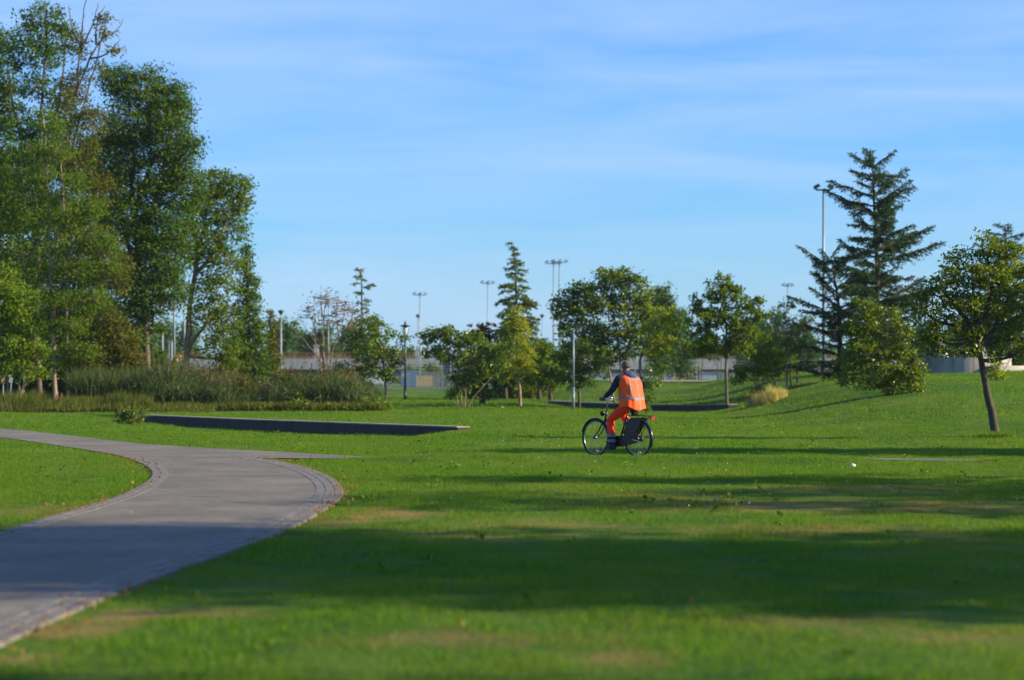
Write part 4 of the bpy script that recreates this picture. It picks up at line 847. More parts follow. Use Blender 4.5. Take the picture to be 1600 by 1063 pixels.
# plain grey pole in front of the broad tree
b = at(896, 641); P0 = empty('plain_pole', b, 'thin plain grey pole standing on the lawn left of the cyclist', 'pole'); s = b.y / F
mb = MB(); cyl(mb, 0, 0, -.05, .9, .055, .05); PH = (641 - 519.5) * s; cyl(mb, 0, 0, .9, PH, .046, .036); mb.build('pole', M['steel'], P0, smooth=True)
mb = MB(); mb.lathe([(.040, PH), (.046, PH + .01), (.046, PH + .05), (.01, PH + .08)]); mb.build('pole_cap', M['steel'], P0, smooth=True)

def mast(px, py, d, hw, label, heads=4, r=.11, mat='galv', tilt=0, name='floodlight_mast'):
    s = d / F; X = (px - 800) * s; z0 = tz(X, d); o = empty(name, (X, d, z0), label, 'floodlight mast', 'floodlight masts over the sports fields'); top = W(px, py, d).z - z0
    mb = MB(); cyl(mb, 0, 0, -.1, top, r * .75, r * .4, 10); mb.build('pole', M[mat], o, smooth=True)
    if heads == 0: return o
    if heads == 1:
        mb = MB(); mb.lathe([(.06, top), (.12, top + .08), (.24, top + .25), (.22, top + .32), (.05, top + .38)], k=14); mb.build('lamp_head', M['steel_dark'], o, smooth=True); return o
    w = hw * s; mb = MB(); mb.tube([(-w, 0, top), (w, 0, top)], .05, 6); mb.build('crossbar', M[mat], o)
    for k in range(heads):
        u = -w + 2 * w * k / (heads - 1); a = .5 * (1 if u > 0 else -1); ca, sa = math.cos(a), math.sin(a)
        mb = MB(); mb.box((u, -.1, top + .16), (.45 if heads > 2 else .32, .35, .13 if heads > 2 else .17), [[ca, 0, sa], [0, 1, 0], [-sa, 0, ca]], .8); mb.tube([(u, 0, top), (u, -.05, top + .14)], .04, 5); mb.build('floodlight', M['steel_dark'] if heads == 2 or mat == 'steel' else M['galv'], o)
    return o
mast(656, 461, 250, 9, 'tall floodlight mast above the park lantern', 3)
mast(762, 443, 250, 9, 'tall floodlight mast above the red-berried shrub', 3)
mast(865, 412, 225, 11, 'left one of the twin floodlight masts', 3, .13)
mast(874, 410, 240, 11, 'right one of the twin floodlight masts', 3, .14)
mast(847, 497, 250, 0, 'short single-headed mast left of the twin floodlight masts', 1, .08)
mast(653, 497, 252, 0, 'short single-headed mast directly beside the mast above the park lantern', 1, .1)
mast(439, 492, 190, 0, 'single-headed lamp mast right of the thin pointed tree', 1, .14)
mast(1287, 297, 118, 11, 'very tall slim floodlight mast left of the big cedar', 2, .12, 'steel')
mast(1231, 447, 250, 7, 'distant floodlight mast above the staked sapling', 3)
mast(513, 470, 150, 0, 'slim blue-grey post in front of the bare shrub', 0, .07, 'steel', name='slim_post')
mast(272, 398, 130, 0, 'tall pale blue mast with a yellow box at its foot behind the grove', 0, .11, 'steel', name='tall_mast')
mast(254, 486, 190, 0, 'pale grey mast, leftmost in the gap of the grove', 0, .12, name='tall_mast')
mast(288, 425, 170, 0, 'pale mast close to the left side of the forked trunk', 0, .11, name='tall_mast')
for px, lb in ((264, 'short pale post left of the yellow box'), (268, 'short grey post touching the yellow box')):
    d = 150; s = d / F; X = (px - 800) * s; z0 = tz(X, d); o = empty('post', (X, d, z0), lb, 'post', 'short posts in the gap of the grove'); mb = MB(); cyl(mb, 0, 0, 0, W(px, 535, d).z - z0, .07); mb.lathe([(.07, W(px, 535, d).z - z0), (.09, W(px, 534, d).z - z0), (.02, W(px, 533, d).z - z0)]); mb.build('pole', M['galv'], o)
d = 128; s = d / F; X = (274 - 800) * s; o = empty('cabinet', (X, d, tz(X, d)), 'narrow yellow box strapped to the foot of the tall pale blue mast', 'box'); mb = MB(); mb.box((0, 0, W(270, 570, d).z - tz(X, d)), (.22, .22, .95)); mb.build('box_body', M['yellow'], o); mb = MB(); mb.box((.08, -.02, W(270, 556.5, d).z - tz(X, d)), (.42, .3, .07)); mb.build('box_lid', M['yellow'], o)

# signs at the left edge
for px, y0, y1, hw, mt, lb in ((5, 587, 600, 2.2, 'red', 'narrow red and white sign on a post at the far left edge'), (17, 586, 598, 3, 'white', 'white sign plate on a post among the dark trunks at the left edge')):
    d = 97; s = d / F; X = (px - 800) * s; z0 = tz(X, d); o = empty('sign', (X, d, z0), lb, 'sign', 'signs under the left trees')
    mb = MB(); cyl(mb, 0, 0, 0, W(px, y0, d).z - z0, .028); mb.build('post', M['galv'], o)
    zz = W(px, (y0 + y1) / 2, d).z - z0; hh = (y1 - y0) * s
    mb = MB(); mb.box((0, -.045, zz), (hw * 2 * s, .02, hh)); mb.build('sign_plate', M['white'], o)
    if mt == 'red':
        for q in (-.36, .36): mb = MB(); mb.box((0, -.058, zz + hh * q), (hw * 2 * s * .98, .008, hh * .26)); mb.build('red_band', M['red'], o)
d = 96; s = d / F; X = (37 - 800) * s; z0 = tz(X, d); o = empty('post', (X, d, z0), 'thin pale blue post among the trunks at the left edge', 'post'); mb = MB(); cyl(mb, 0, 0, 0, W(37, 582, d).z - z0, .03); mb.lathe([(.03, W(37, 582, d).z - z0), (.04, W(37, 581.6, d).z - z0), (.0, W(37, 581, d).z - z0)]); mb.build('pole', M['galv'], o)
d = 90; s = d / F; X = (91 - 800) * s; z0 = tz(X, d); o = empty('stump', (X, d, z0), 'rust-red leaning dead branch beside the thin orange-brown trunk', 'branch'); mb = MB()
f = lambda px, py: tuple(W(px, py, d) - Vector((X, 0, z0 + 0)) - Vector((0, d, 0)))
mb.tube([f(85, 645), f(87, 630), f(91, 612)], [.05, .045, .02], 7); mb.tube([f(87, 630), f(94, 622), f(97, 614)], [.035, .03, .01], 6); mb.build('branch', M['bark_rust'], o, smooth=True)

# round planter behind the conifers (dark ring)
b = at(792, 606.5); o = empty('planter', b, 'low round dark stone planter between the berry shrub and the leaning conifer', 'planter'); s = b.y / F; rr = 17 * s
mb = MB(); mb.lathe([(rr, -.05), (rr * 1.03, .06), (rr * 1.0, .42), (rr * .97, .47), (rr * .84, .47), (rr * .82, .3)], k=36, cap=False); mb.build('ring', M['conc_dark'], o, smooth=False)
mb = MB(); mb.lathe([(rr * .83, .34), (rr * .5, .39), (.05, .41)], k=30); mb.build('soil', M['ground'], o)
# litter
for px, py, lb in ((1333, 731, 'crumpled white scrap of paper on the lawn to the right of the cyclist'), (785, 638, 'tiny white scrap on the lawn beyond the V-shaped shrub')):
    b = at(px, py); mb = MB(); r_ = np.random.default_rng(px); ph = []
    ang = np.arange(10) * .6283
    mb.rings([np.stack([np.cos(ang) * q * r_.uniform(.7, 1.2, 10), np.sin(ang) * q * r_.uniform(.7, 1.2, 10), z + r_.normal(0, .006, 10)], 1) for q, z in ((.035, .02), (.045, .045), (.02, .065))])
    o = mb.build('paper_scrap', M['white']); o.location = b; tag(o, lb, 'litter')

# ------------------------------------------------------------------ round concrete wall on the hill
d = 104; s = d / F; cx = (1500 - 800) * s; zt = W(1500, 558.5, d).z; zb = W(1500, 582, d).z
o = empty('concrete_ring', (cx, d, zb), 'pale curved concrete wall on top of the hill, right edge', 'wall'); k = 64; Ro = 79 * s
mb = MB(); mb.lathe([(Ro, -.5), (Ro, zt - zb), (Ro - .35, zt - zb), (Ro - .35, -.5)], k=k, cap=False); mb.build('ring_wall', M['conc'], o, smooth=False)
mb = MB(); an = np.linspace(-1.25, .5, 20); A = np.stack([np.cos(an) * (Ro + .03), np.sin(an) * (Ro + .03)], 1); B_ = np.stack([np.cos(an) * (Ro + .75), np.sin(an) * (Ro + .75)], 1); h = .28
V = np.concatenate([np.column_stack([A, np.full(20, h)]), np.column_stack([B_, np.full(20, h)]), np.column_stack([B_, np.full(20, -.5)])]); mb.add(V, [(i, i + 1, 21 + i, 20 + i) for i in range(19)] + [(20 + i, 21 + i, 41 + i, 40 + i) for i in range(19)] + []); mb.build('bench_step', M['conc'], o)
# blue tarpaulin-like play structure and white cone inside the ring
o2 = empty('play_structure', (cx - 3.0 * 0, d + .3, zb + .2), 'dark blue rounded structure behind the pale curved wall, under the leaning crown', 'structure')
r_ = np.random.default_rng(8)
for (px, py, rx, ry) in ((1462, 542, 24, 20), (1522, 542, 26, 22)):
    mb = MB(); c = W(px, py, d + .4); prof = []
    nseg = 22; rings = []
    for zz in np.linspace(0, 1, 9):
        q = math.cos(zz * math.pi / 2 * .93) ** .6; an_ = np.arange(nseg) * 2 * math.pi / nseg; wob = 1 + .07 * np.sin(an_ * 5 + zz * 3)
        rings.append(np.stack([c.x - cx + rx * s * q * np.cos(an_) * wob, rx * s * .7 * q * np.sin(an_) * wob, -1.2 + (c.z + ry * s - zb + 1.0) * zz + 0 * an_], 1))
    mb.rings(rings); mb.build('canopy', M['blue'], o2, smooth=True)
o3 = empty('traffic_cone', (W(1479, 557, d - 1.4).x, d - 1.2, zt - .25), 'small white pointed cone showing above the pale curved wall', 'cone'); mb = MB(); mb.lathe([(.16, -.12), (.14, .2), (.06, .42), (.01, .46)], k=16); mb.build('cone_body', M['white'], o3, smooth=True); mb = MB(); mb.lathe([(.2, -.14), (.2, -.11), (.165, -.11)], k=16); mb.build('cone_base', M['white'], o3)
d = 100; a = W(1579, 560, 101.5); b_ = W(1567, 583, 99.8); mb = MB(); mb.tube([b_, a], .02, 6); mb.lathe([(.03, 0), (.035, .02), (.03, .05)], c=(a.x, a.y, a.z)); oo = mb.build('leaning_stick', M['bark_dark'], loc=b_); tag(oo, 'thin dark stick leaning on the right end of the pale curved wall', 'stick')

# ------------------------------------------------------------------ viaduct, courts and fence in the distance
d = 262; s = d / F
o = empty('road_viaduct', (0, d, 0), 'long pale grey concrete road viaduct across the background', 'bridge')
X0, X1 = (170 - 800) * s, (1330 - 800) * s; zt = 1.6 + 20 * s; zb_ = 1.6 + 3.5 * s
mb = MB(); nseg = 14
for i in range(nseg):
    a = X0 + (X1 - X0) * i / nseg; w = (X1 - X0) / nseg; mb.box((a + w / 2, 0, (zt + zb_) / 2), (w - .05, 9, zt - zb_))
mb.build('deck', M['viaduct'], o)
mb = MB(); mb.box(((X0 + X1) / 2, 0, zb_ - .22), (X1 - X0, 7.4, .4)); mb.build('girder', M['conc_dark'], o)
for i in range(10):
    a = X0 + (X1 - X0) * (i + .5) / 10; mb = MB(); mb.lathe([(.5, 0), (.45, zb_ - .43)], c=(a, 0, 0), k=14); mb.build('pier', M['conc'], o, smooth=True)
mb = MB()
for z in (.35, .6): mb.tube([(X0, -4.2, zt + z), (X1, -4.2, zt + z)], .035, 5)
mb.box(((X0 + X1) / 2, -4.2, zt + .14), (X1 - X0, .05, .16))
for i in range(60): a = X0 + (X1 - X0) * i / 59; mb.tube([(a, -4.2, zt), (a, -4.2, zt + .62)], .025, 4)
mb.build('railing', M['orange'], o)
for px, w, t in ((493, 8, 541), (1052, 7, 537), (652, 5, 543), (668, 5, 541), (685, 6, 544)):
    X = (px - 800) * s; z = 1.6 + (HOR - t) * s; oo = empty('concrete_pillar', (X, d + 1, zt), f'short concrete pillar on the viaduct ' + {493: 'behind the bare shrub', 1052: 'behind the yellow-green small tree', 652: 'leftmost of the three above the V-shaped shrub', 668: 'middle one of the three above the V-shaped shrub', 685: 'rightmost of the three above the V-shaped shrub'}[px], 'pillar', 'pillars on the viaduct')
    mb = MB(); mb.box((0, 0, (z - zt) / 2), (w * s, .5, z - zt), None, .92); mb.box((0, 0, z - zt + .06), (w * s * 1.15, .62, .12)); mb.build('pillar_body', M['viaduct'], oo)
# vehicles' orange strip behind the parapet
for px, w, lb in ((1085, 46, 'long orange-brown barrier on the viaduct seen under the lobed tree'),):
    X = (px - 800) * s; mb = MB(); mb.box((0, 0, .3), (w * s, .3, .62)); mb.box((0, 0, .68), (w * s * .98, .2, .1)); oo = mb.build('barrier', M['orange']); oo.location = (X, d - 2, zt); tag(oo, lb, 'barrier')

# fence along the courts
d = 228; s = d / F
def mat_mesh():
    m, nt, out = newmat('wire_mesh'); p = N(nt, 'ShaderNodeBsdfPrincipled'); p.inputs['Base Color'].default_value = (.4, .43, .45, 1); p.inputs['Roughness'].default_value = .5; nt.links.new(p.outputs[0], out.inputs[0]); return m
wm = mat_mesh()
F0 = empty('court_fence', (0, d, 0), 'tall wire fence with pale posts along the far edge of the lawn', 'fence')
xa, xb = (560 - 800) * s, (1320 - 800) * s; mb = MB()
for x in np.arange(xa, xb, .16): mb.twigs(np.array([[x, 0, .02]]), np.array([[x, 0, 1.35]]), .012, .012)
for z in np.arange(.1, 2.8, .25): mb.tube([(xa, 0, z), (xb, 0, z)], .012 if z > 1.3 else .016, 4)
mb.build('wire_panel', wm, F0)
px = 560
while px < 1320:
    X = (px - 800) * s; mb = MB(); cyl(mb, X, .05, 0, 2.85, .055); mb.build('fence_post', M['galv'], F0); px += 48
# panels and openings behind the fence
d = 236; s = d / F
for i, (px, y0, y1, w, mt, lb) in enumerate([(668, 583, 604, 34, 'ochre', 'ochre panel behind the wire fence left of the V-shaped shrub'), (735, 584, 605, 30, 'bluegrey', 'pale blue-grey panel behind the V-shaped shrub'), (640, 580, 605, 24, 'bluegrey', 'pale panel behind the park lantern'), (700, 562, 584, 16, 'darkglass', 'dark blue doorway panel under the viaduct'),
        (990, 585, 606, 120, 'bluegrey', 'long pale panel behind the cyclist'), (1058, 583, 603, 26, 'ochre', 'ochre panel right of the cyclist behind the wire fence'), (1110, 583, 603, 44, 'bluegrey', 'light blue-grey panel left of the straight trunk'), (590, 583, 600, 40, 'white', 'white low panel behind the leaning glossy tree'), (1160, 583, 602, 40, 'white', 'white panel just right of the straight trunk'), (800, 584, 603, 60, 'bluegrey', 'pale panel behind the thin leaning brown trunk'), (870, 586, 603, 50, 'white', 'white panel behind the dark evergreen bush'), (930, 584, 603, 40, 'ochre', 'ochre panel behind the dark evergreen bush')]):
    X = (px - 800) * s; zt_ = W(px, y0, d).z; zb_ = max(0, W(px, y1, d).z); oo = empty('hoarding', (X, d + (i % 3) * .3, 0), lb, 'panel', 'hoardings behind the wire fence')
    mb = MB(); mb.box((0, 0, (zt_ + zb_) / 2), (w * s, .12, zt_ - zb_)); mb.build('board', M[mt], oo)
    mb = MB(); mb.box((0, -.09, zt_ + .03), (w * s + .1, .1, .09)); mb.box((-w * s / 2 - .03, -.09, (zt_) / 2), (.09, .1, zt_)); mb.box((w * s / 2 + .03, -.09, zt_ / 2), (.09, .1, zt_)); mb.build('panel_frame', M['galv'], oo)

# white railings / pale posts in the gap of the left grove
for px, wh in ((300, 'nearest the forked trunk'), (322, 'second from the forked trunk'), (330, 'third from the forked trunk'), (338, 'farthest from the forked trunk')):
    dd = 150; s = dd / F; X = (px - 800) * s; mb = MB(); mb.box((0, 0, .55), (.16, .16, 1.1), None, .9); mb.lathe([(.09, 1.1), (.06, 1.17), (.01, 1.2)], k=8); oo = mb.build('bollard', M['white']); oo.location = (X, dd, tz(X, dd)); tag(oo, 'short white post above the reeds, ' + wh, 'post', 'short white posts above the reeds')

# far trees
def far(lb, px, d, top, w, seed, mat='leaf_far', n=7, bottom=None, cov=2.6, leaf=(5, 3)):
    r = random.Random(seed); by = HOR + CAMH / d * F; bl = []
    for k in range(n):
        u = r.uniform(-1, 1); v = r.random() ** .8; py = top + (by - top) * (.12 + .7 * v); ww = w / 2 * math.sin(math.pi * min(.92, .25 + .55 * v))
        bl.append((px + u * ww * .8, py, w * .24, (by - top) * .16))
    bl.append((px, top + (by - top) * .14, w * .22, (by - top) * .14)); bl.append((px, (top + by) / 2, w * .4, (by - top) * .3))
    tree('distant_tree', lb, (px, by), bl, [[(px, by), (px, top + 12)]], leaf=leaf, cov=cov, mat=mat, sig=5, d=d, tr=3, group='distant trees beyond the park', seed=seed, nl=16, twig=.4)
far('bluish distant tree low in the gap left of the pale masts', 225, 280, 510, 60, 201)
far('bluish distant tree behind the pale masts', 262, 290, 494, 52, 202)
far('bluish distant tree just left of the forked trunk', 292, 300, 500, 40, 203)
far('distant rounded tree behind the single-headed lamp mast', 440, 270, 496, 50, 204)
far('low distant tree between the lamp mast and the bare shrub', 470, 300, 512, 50, 205)
far('distant rounded tree behind the bare shrub', 507, 280, 499, 56, 206)
far('distant tree behind the right side of the bare shrub', 545, 285, 508, 56, 207)
far('low distant tree behind the leaning glossy tree', 590, 290, 528, 50, 208)
far('tall grey-green distant tree right of the broad ornamental tree', 1035, 190, 449, 58, 209, n=10)
far('grey-green distant tree between the yellow-green tree and the lobed tree', 1066, 200, 482, 46, 210)
far('distant tree behind the lobed tree', 1105, 260, 520, 70, 211)
far('distant tree directly behind the loose light green shrub', 1178, 240, 490, 54, 212)
far('distant tree behind the staked sapling', 1215, 230, 482, 50, 213)
far('distant tree right of the staked sapling', 1258, 230, 492, 54, 214)
far('distant tree peeping over the rounded bushes', 850, 250, 530, 34, 215)
far('distant tree low between the twin masts and the broad tree', 885, 250, 538, 40, 216)
far('distant tree behind the pale curved wall, left part', 1450, 160, 500, 90, 217, 'leaf_dark')
far('distant tree behind the pale curved wall, middle part', 1510, 165, 496, 90, 218, 'leaf_dark')
far('distant tree behind the pale curved wall, right part', 1590, 160, 505, 100, 219, 'leaf_dark')
far('bush below the viaduct, left of the V-shaped shrub', 645, 244, 572, 40, 220, 'leaf_mid', 5)
far('light green bush below the viaduct behind the courts panels', 675, 246, 570, 40, 221, 'leaf_mid', 5)
far('light green bush below the viaduct right of the cyclist', 1045, 246, 571, 44, 222, 'leaf_mid', 5)
far('light green bush below the viaduct left of the straight trunk', 1085, 246, 572, 44, 223, 'leaf_mid', 5)
far('small dark distant tree beside the park lantern above the viaduct', 628, 300, 547, 20, 224)
far('small distant tree above the viaduct, right of the park lantern', 644, 300, 544, 18, 225)
mb = MB(); n = 52000; X = rng.uniform(-75, 75, n); Y = rng.uniform(330, 352, n); Ht = 4.0 + 1.6 * np.sin(X * .21) + 1.2 * np.sin(X * .53 + 2) - 2.0 * np.exp(-((X + 13) / 14) ** 2); Z = rng.random(n) ** .8 * np.maximum(Ht, 1)
mb.leaves(np.column_stack([X, Y, Z]), .75, .5, .4)
tag(mb.build('far_wood', M['leaf_far']), 'low far-off line of woodland behind the viaduct', 'woodland', kind='stuff')
# ------------------------------------------------------------------ bicycle
YAW = R(133); BK = W(963.5, 716, 44.85); BZ = tz(BK.x, 44.85) + .022
def bloc(u): return (BK.x - math.cos(YAW) * u, 44.85 - math.sin(YAW) * u, BZ)
OB = bloc(.55)                    # below the rear hub
bike = empty('bicycle', OB, 'black upright town bicycle with chain case and rear rack, ridden across the lawn', 'bicycle', rz=YAW)
Mb = dict(frame=mat_std('black_frame_paint', (.010, .011, .013), .25, .1, var=.1), tyre=mat_std('tyre_rubber', (.018, .019, .022), .7), chrome=mat_std('chrome', (.6, .6, .6), .18, 1, var=.1), rim=mat_std('rim_steel', (.25, .26, .28), .3, .9),
          leather=mat_std('saddle_leather', (.014, .013, .012), .45), bag=mat_std('black_vinyl', (.008, .008, .010), .38, var=.2), redl=mat_std('red_reflector', (.42, .008, .012), .15), reflw=mat_std('reflector_white', (.6, .58, .45), .3))
RW, FW, WR = (0, 0, .345), (1.10, 0, .345), .335
def wheel(nm, c):
    t = MB(); t.torus(c, WR - .003, .021, k=56, m=10); o = t.build(nm, Mb['tyre'], bike, smooth=True)
    t = MB(); t.torus(c, WR - .030, .012, k=56, m=6); t.build('rim', Mb['rim'], o, smooth=True)
    t = MB(); t.tube([(c[0], -.045, c[2]), (c[0], .045, c[2])], .028, 12); t.build('hub', Mb['rim'], o, smooth=True)
    t = MB(); n = 32; a = np.arange(n) * 2 * math.pi / n; sg = np.where(np.arange(n) % 2, 1, -1); off = np.where((np.arange(n) // 2) % 2, .5, -.5)
    A = np.stack([c[0] + .025 * np.cos(a + off), .035 * sg, c[2] + .025 * np.sin(a + off)], 1); B = np.stack([c[0] + (WR - .035) * np.cos(a), 0 * a, c[2] + (WR - .035) * np.sin(a)], 1); t.twigs(A, B, .0014, .0014); t.build('spokes', Mb['chrome'], o)
    t = MB(); a0 = -1.95 if nm else 0; q = (c[0] + .25 * math.cos(-1.75), .012, c[2] + .25 * math.sin(-1.75)); t.box(q, (.075, .012, .022)); t.build('spoke_reflector', Mb['reflw'], o)
wheel('front_wheel', FW); wheel('rear_wheel', RW)
def mudguard(nm, c, a0, a1):
    t = MB(); k = 24; V = []
    for i in range(k + 1):
        a = a0 + (a1 - a0) * i / k
        for w, dr in ((-.032, -.012), (-.02, .002), (0, .007), (.02, .002), (.032, -.012)): V.append((c[0] + (WR + .034 + dr) * math.cos(a), w, c[2] + (WR + .034 + dr) * math.sin(a)))
    t.add(V, [(i * 5 + j, i * 5 + j + 1, (i + 1) * 5 + j + 1, (i + 1) * 5 + j) for i in range(k) for j in range(4)]); return t.build(nm, Mb['frame'], bike, smooth=True)
mudguard('mudguard', FW, R(15), R(160)); mudguard('mudguard', RW, R(20), R(205))
t = MB(); BB = (.47, 0, .29); ST = (.27, 0, .80); HB = (.86, 0, .62); HT = (.81, 0, .86)
t.tube([BB, ST], .017, 10); t.tube([HB, HT], .02, 10)
t.tube([(.84, 0, .72), (.72, 0, .50), (.60, 0, .36), BB], .018, 10); t.tube([HB, (.74, 0, .42), (.62, 0, .31), BB], .018, 10)
for y in (-1, 1):
    t.tube([BB, (.2, y * .05, .31), (0, y * .06, .345)], .011, 8); t.tube([(.285, 0, .74), (.14, y * .055, .55), (0, y * .06, .345)], .009, 8)
t.build('frame', Mb['frame'], bike, smooth=True)
t = MB()
for y in (-1, 1): t.tube([(.86, y * .02, .63), (.89, y * .05, .60), (.97, y * .052, .47), (1.10, y * .055, .345)], [.014, .014, .012, .010], 8)
t.tube([(.875, -.05, .615), (.875, .05, .615)], .018, 8); t.build('fork', Mb['frame'], bike, smooth=True)
t = MB(); t.tube([(.81, 0, .85), (.78, 0, 1.02), (.775, 0, 1.05)], .013, 8); hbp = [(.56, .30, 1.06), (.66, .285, 1.065), (.75, .24, 1.055), (.80, .12, 1.05), (.80, 0, 1.05), (.80, -.12, 1.05), (.75, -.24, 1.055), (.66, -.285, 1.065), (.56, -.30, 1.06)]
t.tube(hbp, .0125, 10); hb = t.build('handlebar', Mb['chrome'], bike, smooth=True)
for y in (1, -1): t = MB(); t.tube([(.555, y * .301, 1.06), (.66, y * .286, 1.065)], .018, 10); t.build('grip', Mb['leather'], hb, smooth=True)
t = MB(); t.tube([(.72, .26, 1.04), (.70, .285, 1.02), (.62, .31, 1.005)], .006, 6); t.build('brake_lever', Mb['chrome'], hb)
t = MB(); t.lathe([(.005, .05), (.035, .03), (.038, 0), (.005, -.005)], c=(.80, -.10, 1.07), k=14); t.build('bell', Mb['chrome'], hb, smooth=True)
t = MB(); t.lathe([(.02, -.05), (.045, -.02), (.05, .02), (.03, .045)], c=(.92, 0, .80), k=14); t.tube([(.86, 0, .78), (.92, 0, .80)], .008, 6); t.build('headlamp', Mb['frame'], bike, smooth=True)
# saddle
t = MB(); rings = []
for u, w, zt_, th in ((.12, .03, .925, .03), (.135, .09, .935, .055), (.18, .105, .935, .07), (.24, .095, .925, .07), (.30, .055, .918, .055), (.36, .028, .915, .04), (.41, .018, .912, .028)):
    an = np.arange(14) * 2 * math.pi / 14; rings.append(np.stack([np.full(14, u), w * np.cos(an), zt_ - th / 2 + th / 2 * np.sin(an)], 1))
t.rings(rings); sa = t.build('saddle', Mb['leather'], bike, smooth=True)
t = MB(); t.tube([(.272, 0, .78), (.25, 0, .89)], .0125, 8); t.build('seat_post', Mb['chrome'], sa)
for y in (-.05, .05):
    t = MB(); t.tube([(.15, y, .87), (.155, y, .815)], .022, 8); t.build('saddle_spring', Mb['chrome'], sa)
t = MB(); an = np.arange(16) * 2 * math.pi / 16
t.rings([np.stack([.085 + q * .04 * np.cos(an) - .02 * 0, q * .085 * np.sin(an), np.full(16, z)], 1) for q, z in ((.5, .765), (.95, .785), (1.05, .83), (1.0, .875), (.6, .895))]); t.build('saddle_bag', Mb['bag'], bike, smooth=True)
# rack, lights, skirt guard, chain case
t = MB()
for y in (-.06, .06): t.tube([(.22, y * .6, .76), (.16, y, .775), (-.34, y, .765)], .006, 6); t.tube([(-.22, y, .765), (-.01, y * 1.1, .36)], .006, 6); t.tube([(-.06, y, .767), (-.01, y * 1.1, .36)], .005, 6)
for u in (.1, -.05, -.2, -.33): t.tube([(u, -.06, .766), (u, .06, .766)], .005, 6)
t.tube([(-.34, -.06, .765), (-.36, 0, .765), (-.34, .06, .765)], .006, 6)
rk = t.build('rear_rack', Mb['frame'], bike)
t = MB(); t.box((-.37, 0, .735), (.045, .10, .05), None, .85); t.build('tail_light', Mb['redl'], rk)
t = MB()   # both halves of the coat guard
for y in (-.072, .072):
    P = [(.24, .38), (.24, .55), (.19, .68), (.10, .73), (-.06, .735), (-.16, .72), (-.10, .60), (-.02, .50), (.06, .40), (.14, .36), (.24, .35)]
    n = len(P); V = [(u, y - .004, z) for u, z in P] + [(u, y + .004, z) for u, z in P]
    q = [(i, (i + 1) % n, n + (i + 1) % n, n + i) for i in range(n)]; tri = []
    for a, b, c in tessellate_polygon([[Vector((u, z, 0)) for u, z in P]]): tri += [(a, b, c), (n + c, n + b, n + a)]
    t.add(V, q, tri)
t.build('coat_guard', Mb['bag'], bike)
t = MB(); y = .062; P = []
for i in range(11): a = R(90 + i * 18); P.append((0 + .055 * math.cos(a) - .01, .345 + .055 * math.sin(a)))
for i in range(13): a = R(-90 + i * 15); P.append((.47 + .105 * math.cos(a), .29 + .105 * math.sin(a)))
n = len(P); yy = (-.045, -.078); V = [(u, -.045, z) for u, z in P] + [(u, -.08, z) for u, z in P]; q = [(i, (i + 1) % n, n + (i + 1) % n, n + i) for i in range(n)]; tri = []
for a, b, c in tessellate_polygon([[Vector((u, z, 0)) for u, z in P]]): tri += [(a, b, c), (n + c, n + b, n + a)]
t.add(V, q, tri); t.add(np.array(V) * np.array([1, -1, 1]) * np.array([1, .8, 1]), q, tri); t.build('chain_case', Mb['bag'], bike)
ca = R(-58)
for y, sg in ((.10, 1), (-.10, -1)):
    e = (.47 + .165 * math.cos(ca) * sg, y, .29 + .165 * math.sin(ca) * sg); t = MB(); t.tube([(.47, y * .6, .29), (.47, y, .29), e], .010, 8); cr = t.build('crank', Mb['chrome'], bike)
    t = MB(); t.box((e[0], y + .055 * (1 if y > 0 else -1), e[2]), (.095, .09, .025)); t.build('pedal', Mb['leather'], cr)
t = MB(); t.tube([(.06, .075, .33), (-.10, .10, .30), (-.20, .105, .285)], .008, 6); t.build('kickstand', Mb['chrome'], bike)

# ------------------------------------------------------------------ cyclist
Mp = dict(skin=mat_std('skin', (.20, .115, .08), .5, var=.12), hair=mat_std('grey_hair', (.21, .165, .14), .9, var=.55, scale=60, bump=.8), navy=mat_std('navy_cloth', (.012, .020, .058), .85, var=.35, scale=12, bump=.5),
          vest=mat_std('orange_vest_cloth', (1.0, .105, .006), .7, var=.13, scale=7, bump=.25), trousers=mat_std('orange_red_cloth', (1.0, .045, .008), .75, var=.2, scale=8, bump=.3), refl=mat_std('grey_reflective_tape', (.13, .18, .24), .6, 0, var=.12),
          boot=mat_std('black_boot', (.012, .013, .020), .55), hood=mat_std('blue_hood', (.045, .075, .16), .85, var=.35, scale=20, bump=.4))
man = empty('person', OB, 'man in an orange high-visibility vest and red-orange trousers riding a bicycle away across the lawn', 'person', rz=YAW)
def skin(name, chains, mat, parent, sub=2, root=None):
    V = []; E = []; Rd = []; key = {}
    def vid(k, p, r):
        if k is not None and k in key: return key[k]
        V.append(p); Rd.append(r); i = len(V) - 1
        if k is not None: key[k] = i
        return i
    for ch in chains:
        prev = None
        for item in ch:
            k, p, r = item if len(item) == 3 else (item[0], None, None)
            i = key[k] if p is None else vid(k, p, r)
            if prev is not None: E.append((prev, i))
            prev = i
    me = bpy.data.meshes.new(name); me.from_pydata([tuple(v) for v in V], E, []); o = bpy.data.objects.new(name, me); C.objects.link(o); o.parent = parent; me.materials.append(mat)
    m = o.modifiers.new('Skin', 'SKIN'); m.use_smooth_shade = True; m.branch_smoothing = .3
    if not me.skin_vertices: raise RuntimeError('no skin layer')
    for i, r in enumerate(Rd):
        d_ = me.skin_vertices[0].data[i]; d_.radius = (r, r) if not isinstance(r, tuple) else r; d_.use_root = (i == 0)
    s_ = o.modifiers.new('Subsurf', 'SUBSURF'); s_.levels = sub; s_.render_levels = sub
    return o
v = lambda *a: Vector(a)
HIP = v(.16, 0, .99)
SH = {1: v(.29, .205, 1.465), -1: v(.29, -.205, 1.465)}
EL = {1: v(.40, .27, 1.23), -1: v(.40, -.27, 1.23)}
WRI = {1: v(.575, .295, 1.105), -1: v(.575, -.295, 1.105)}
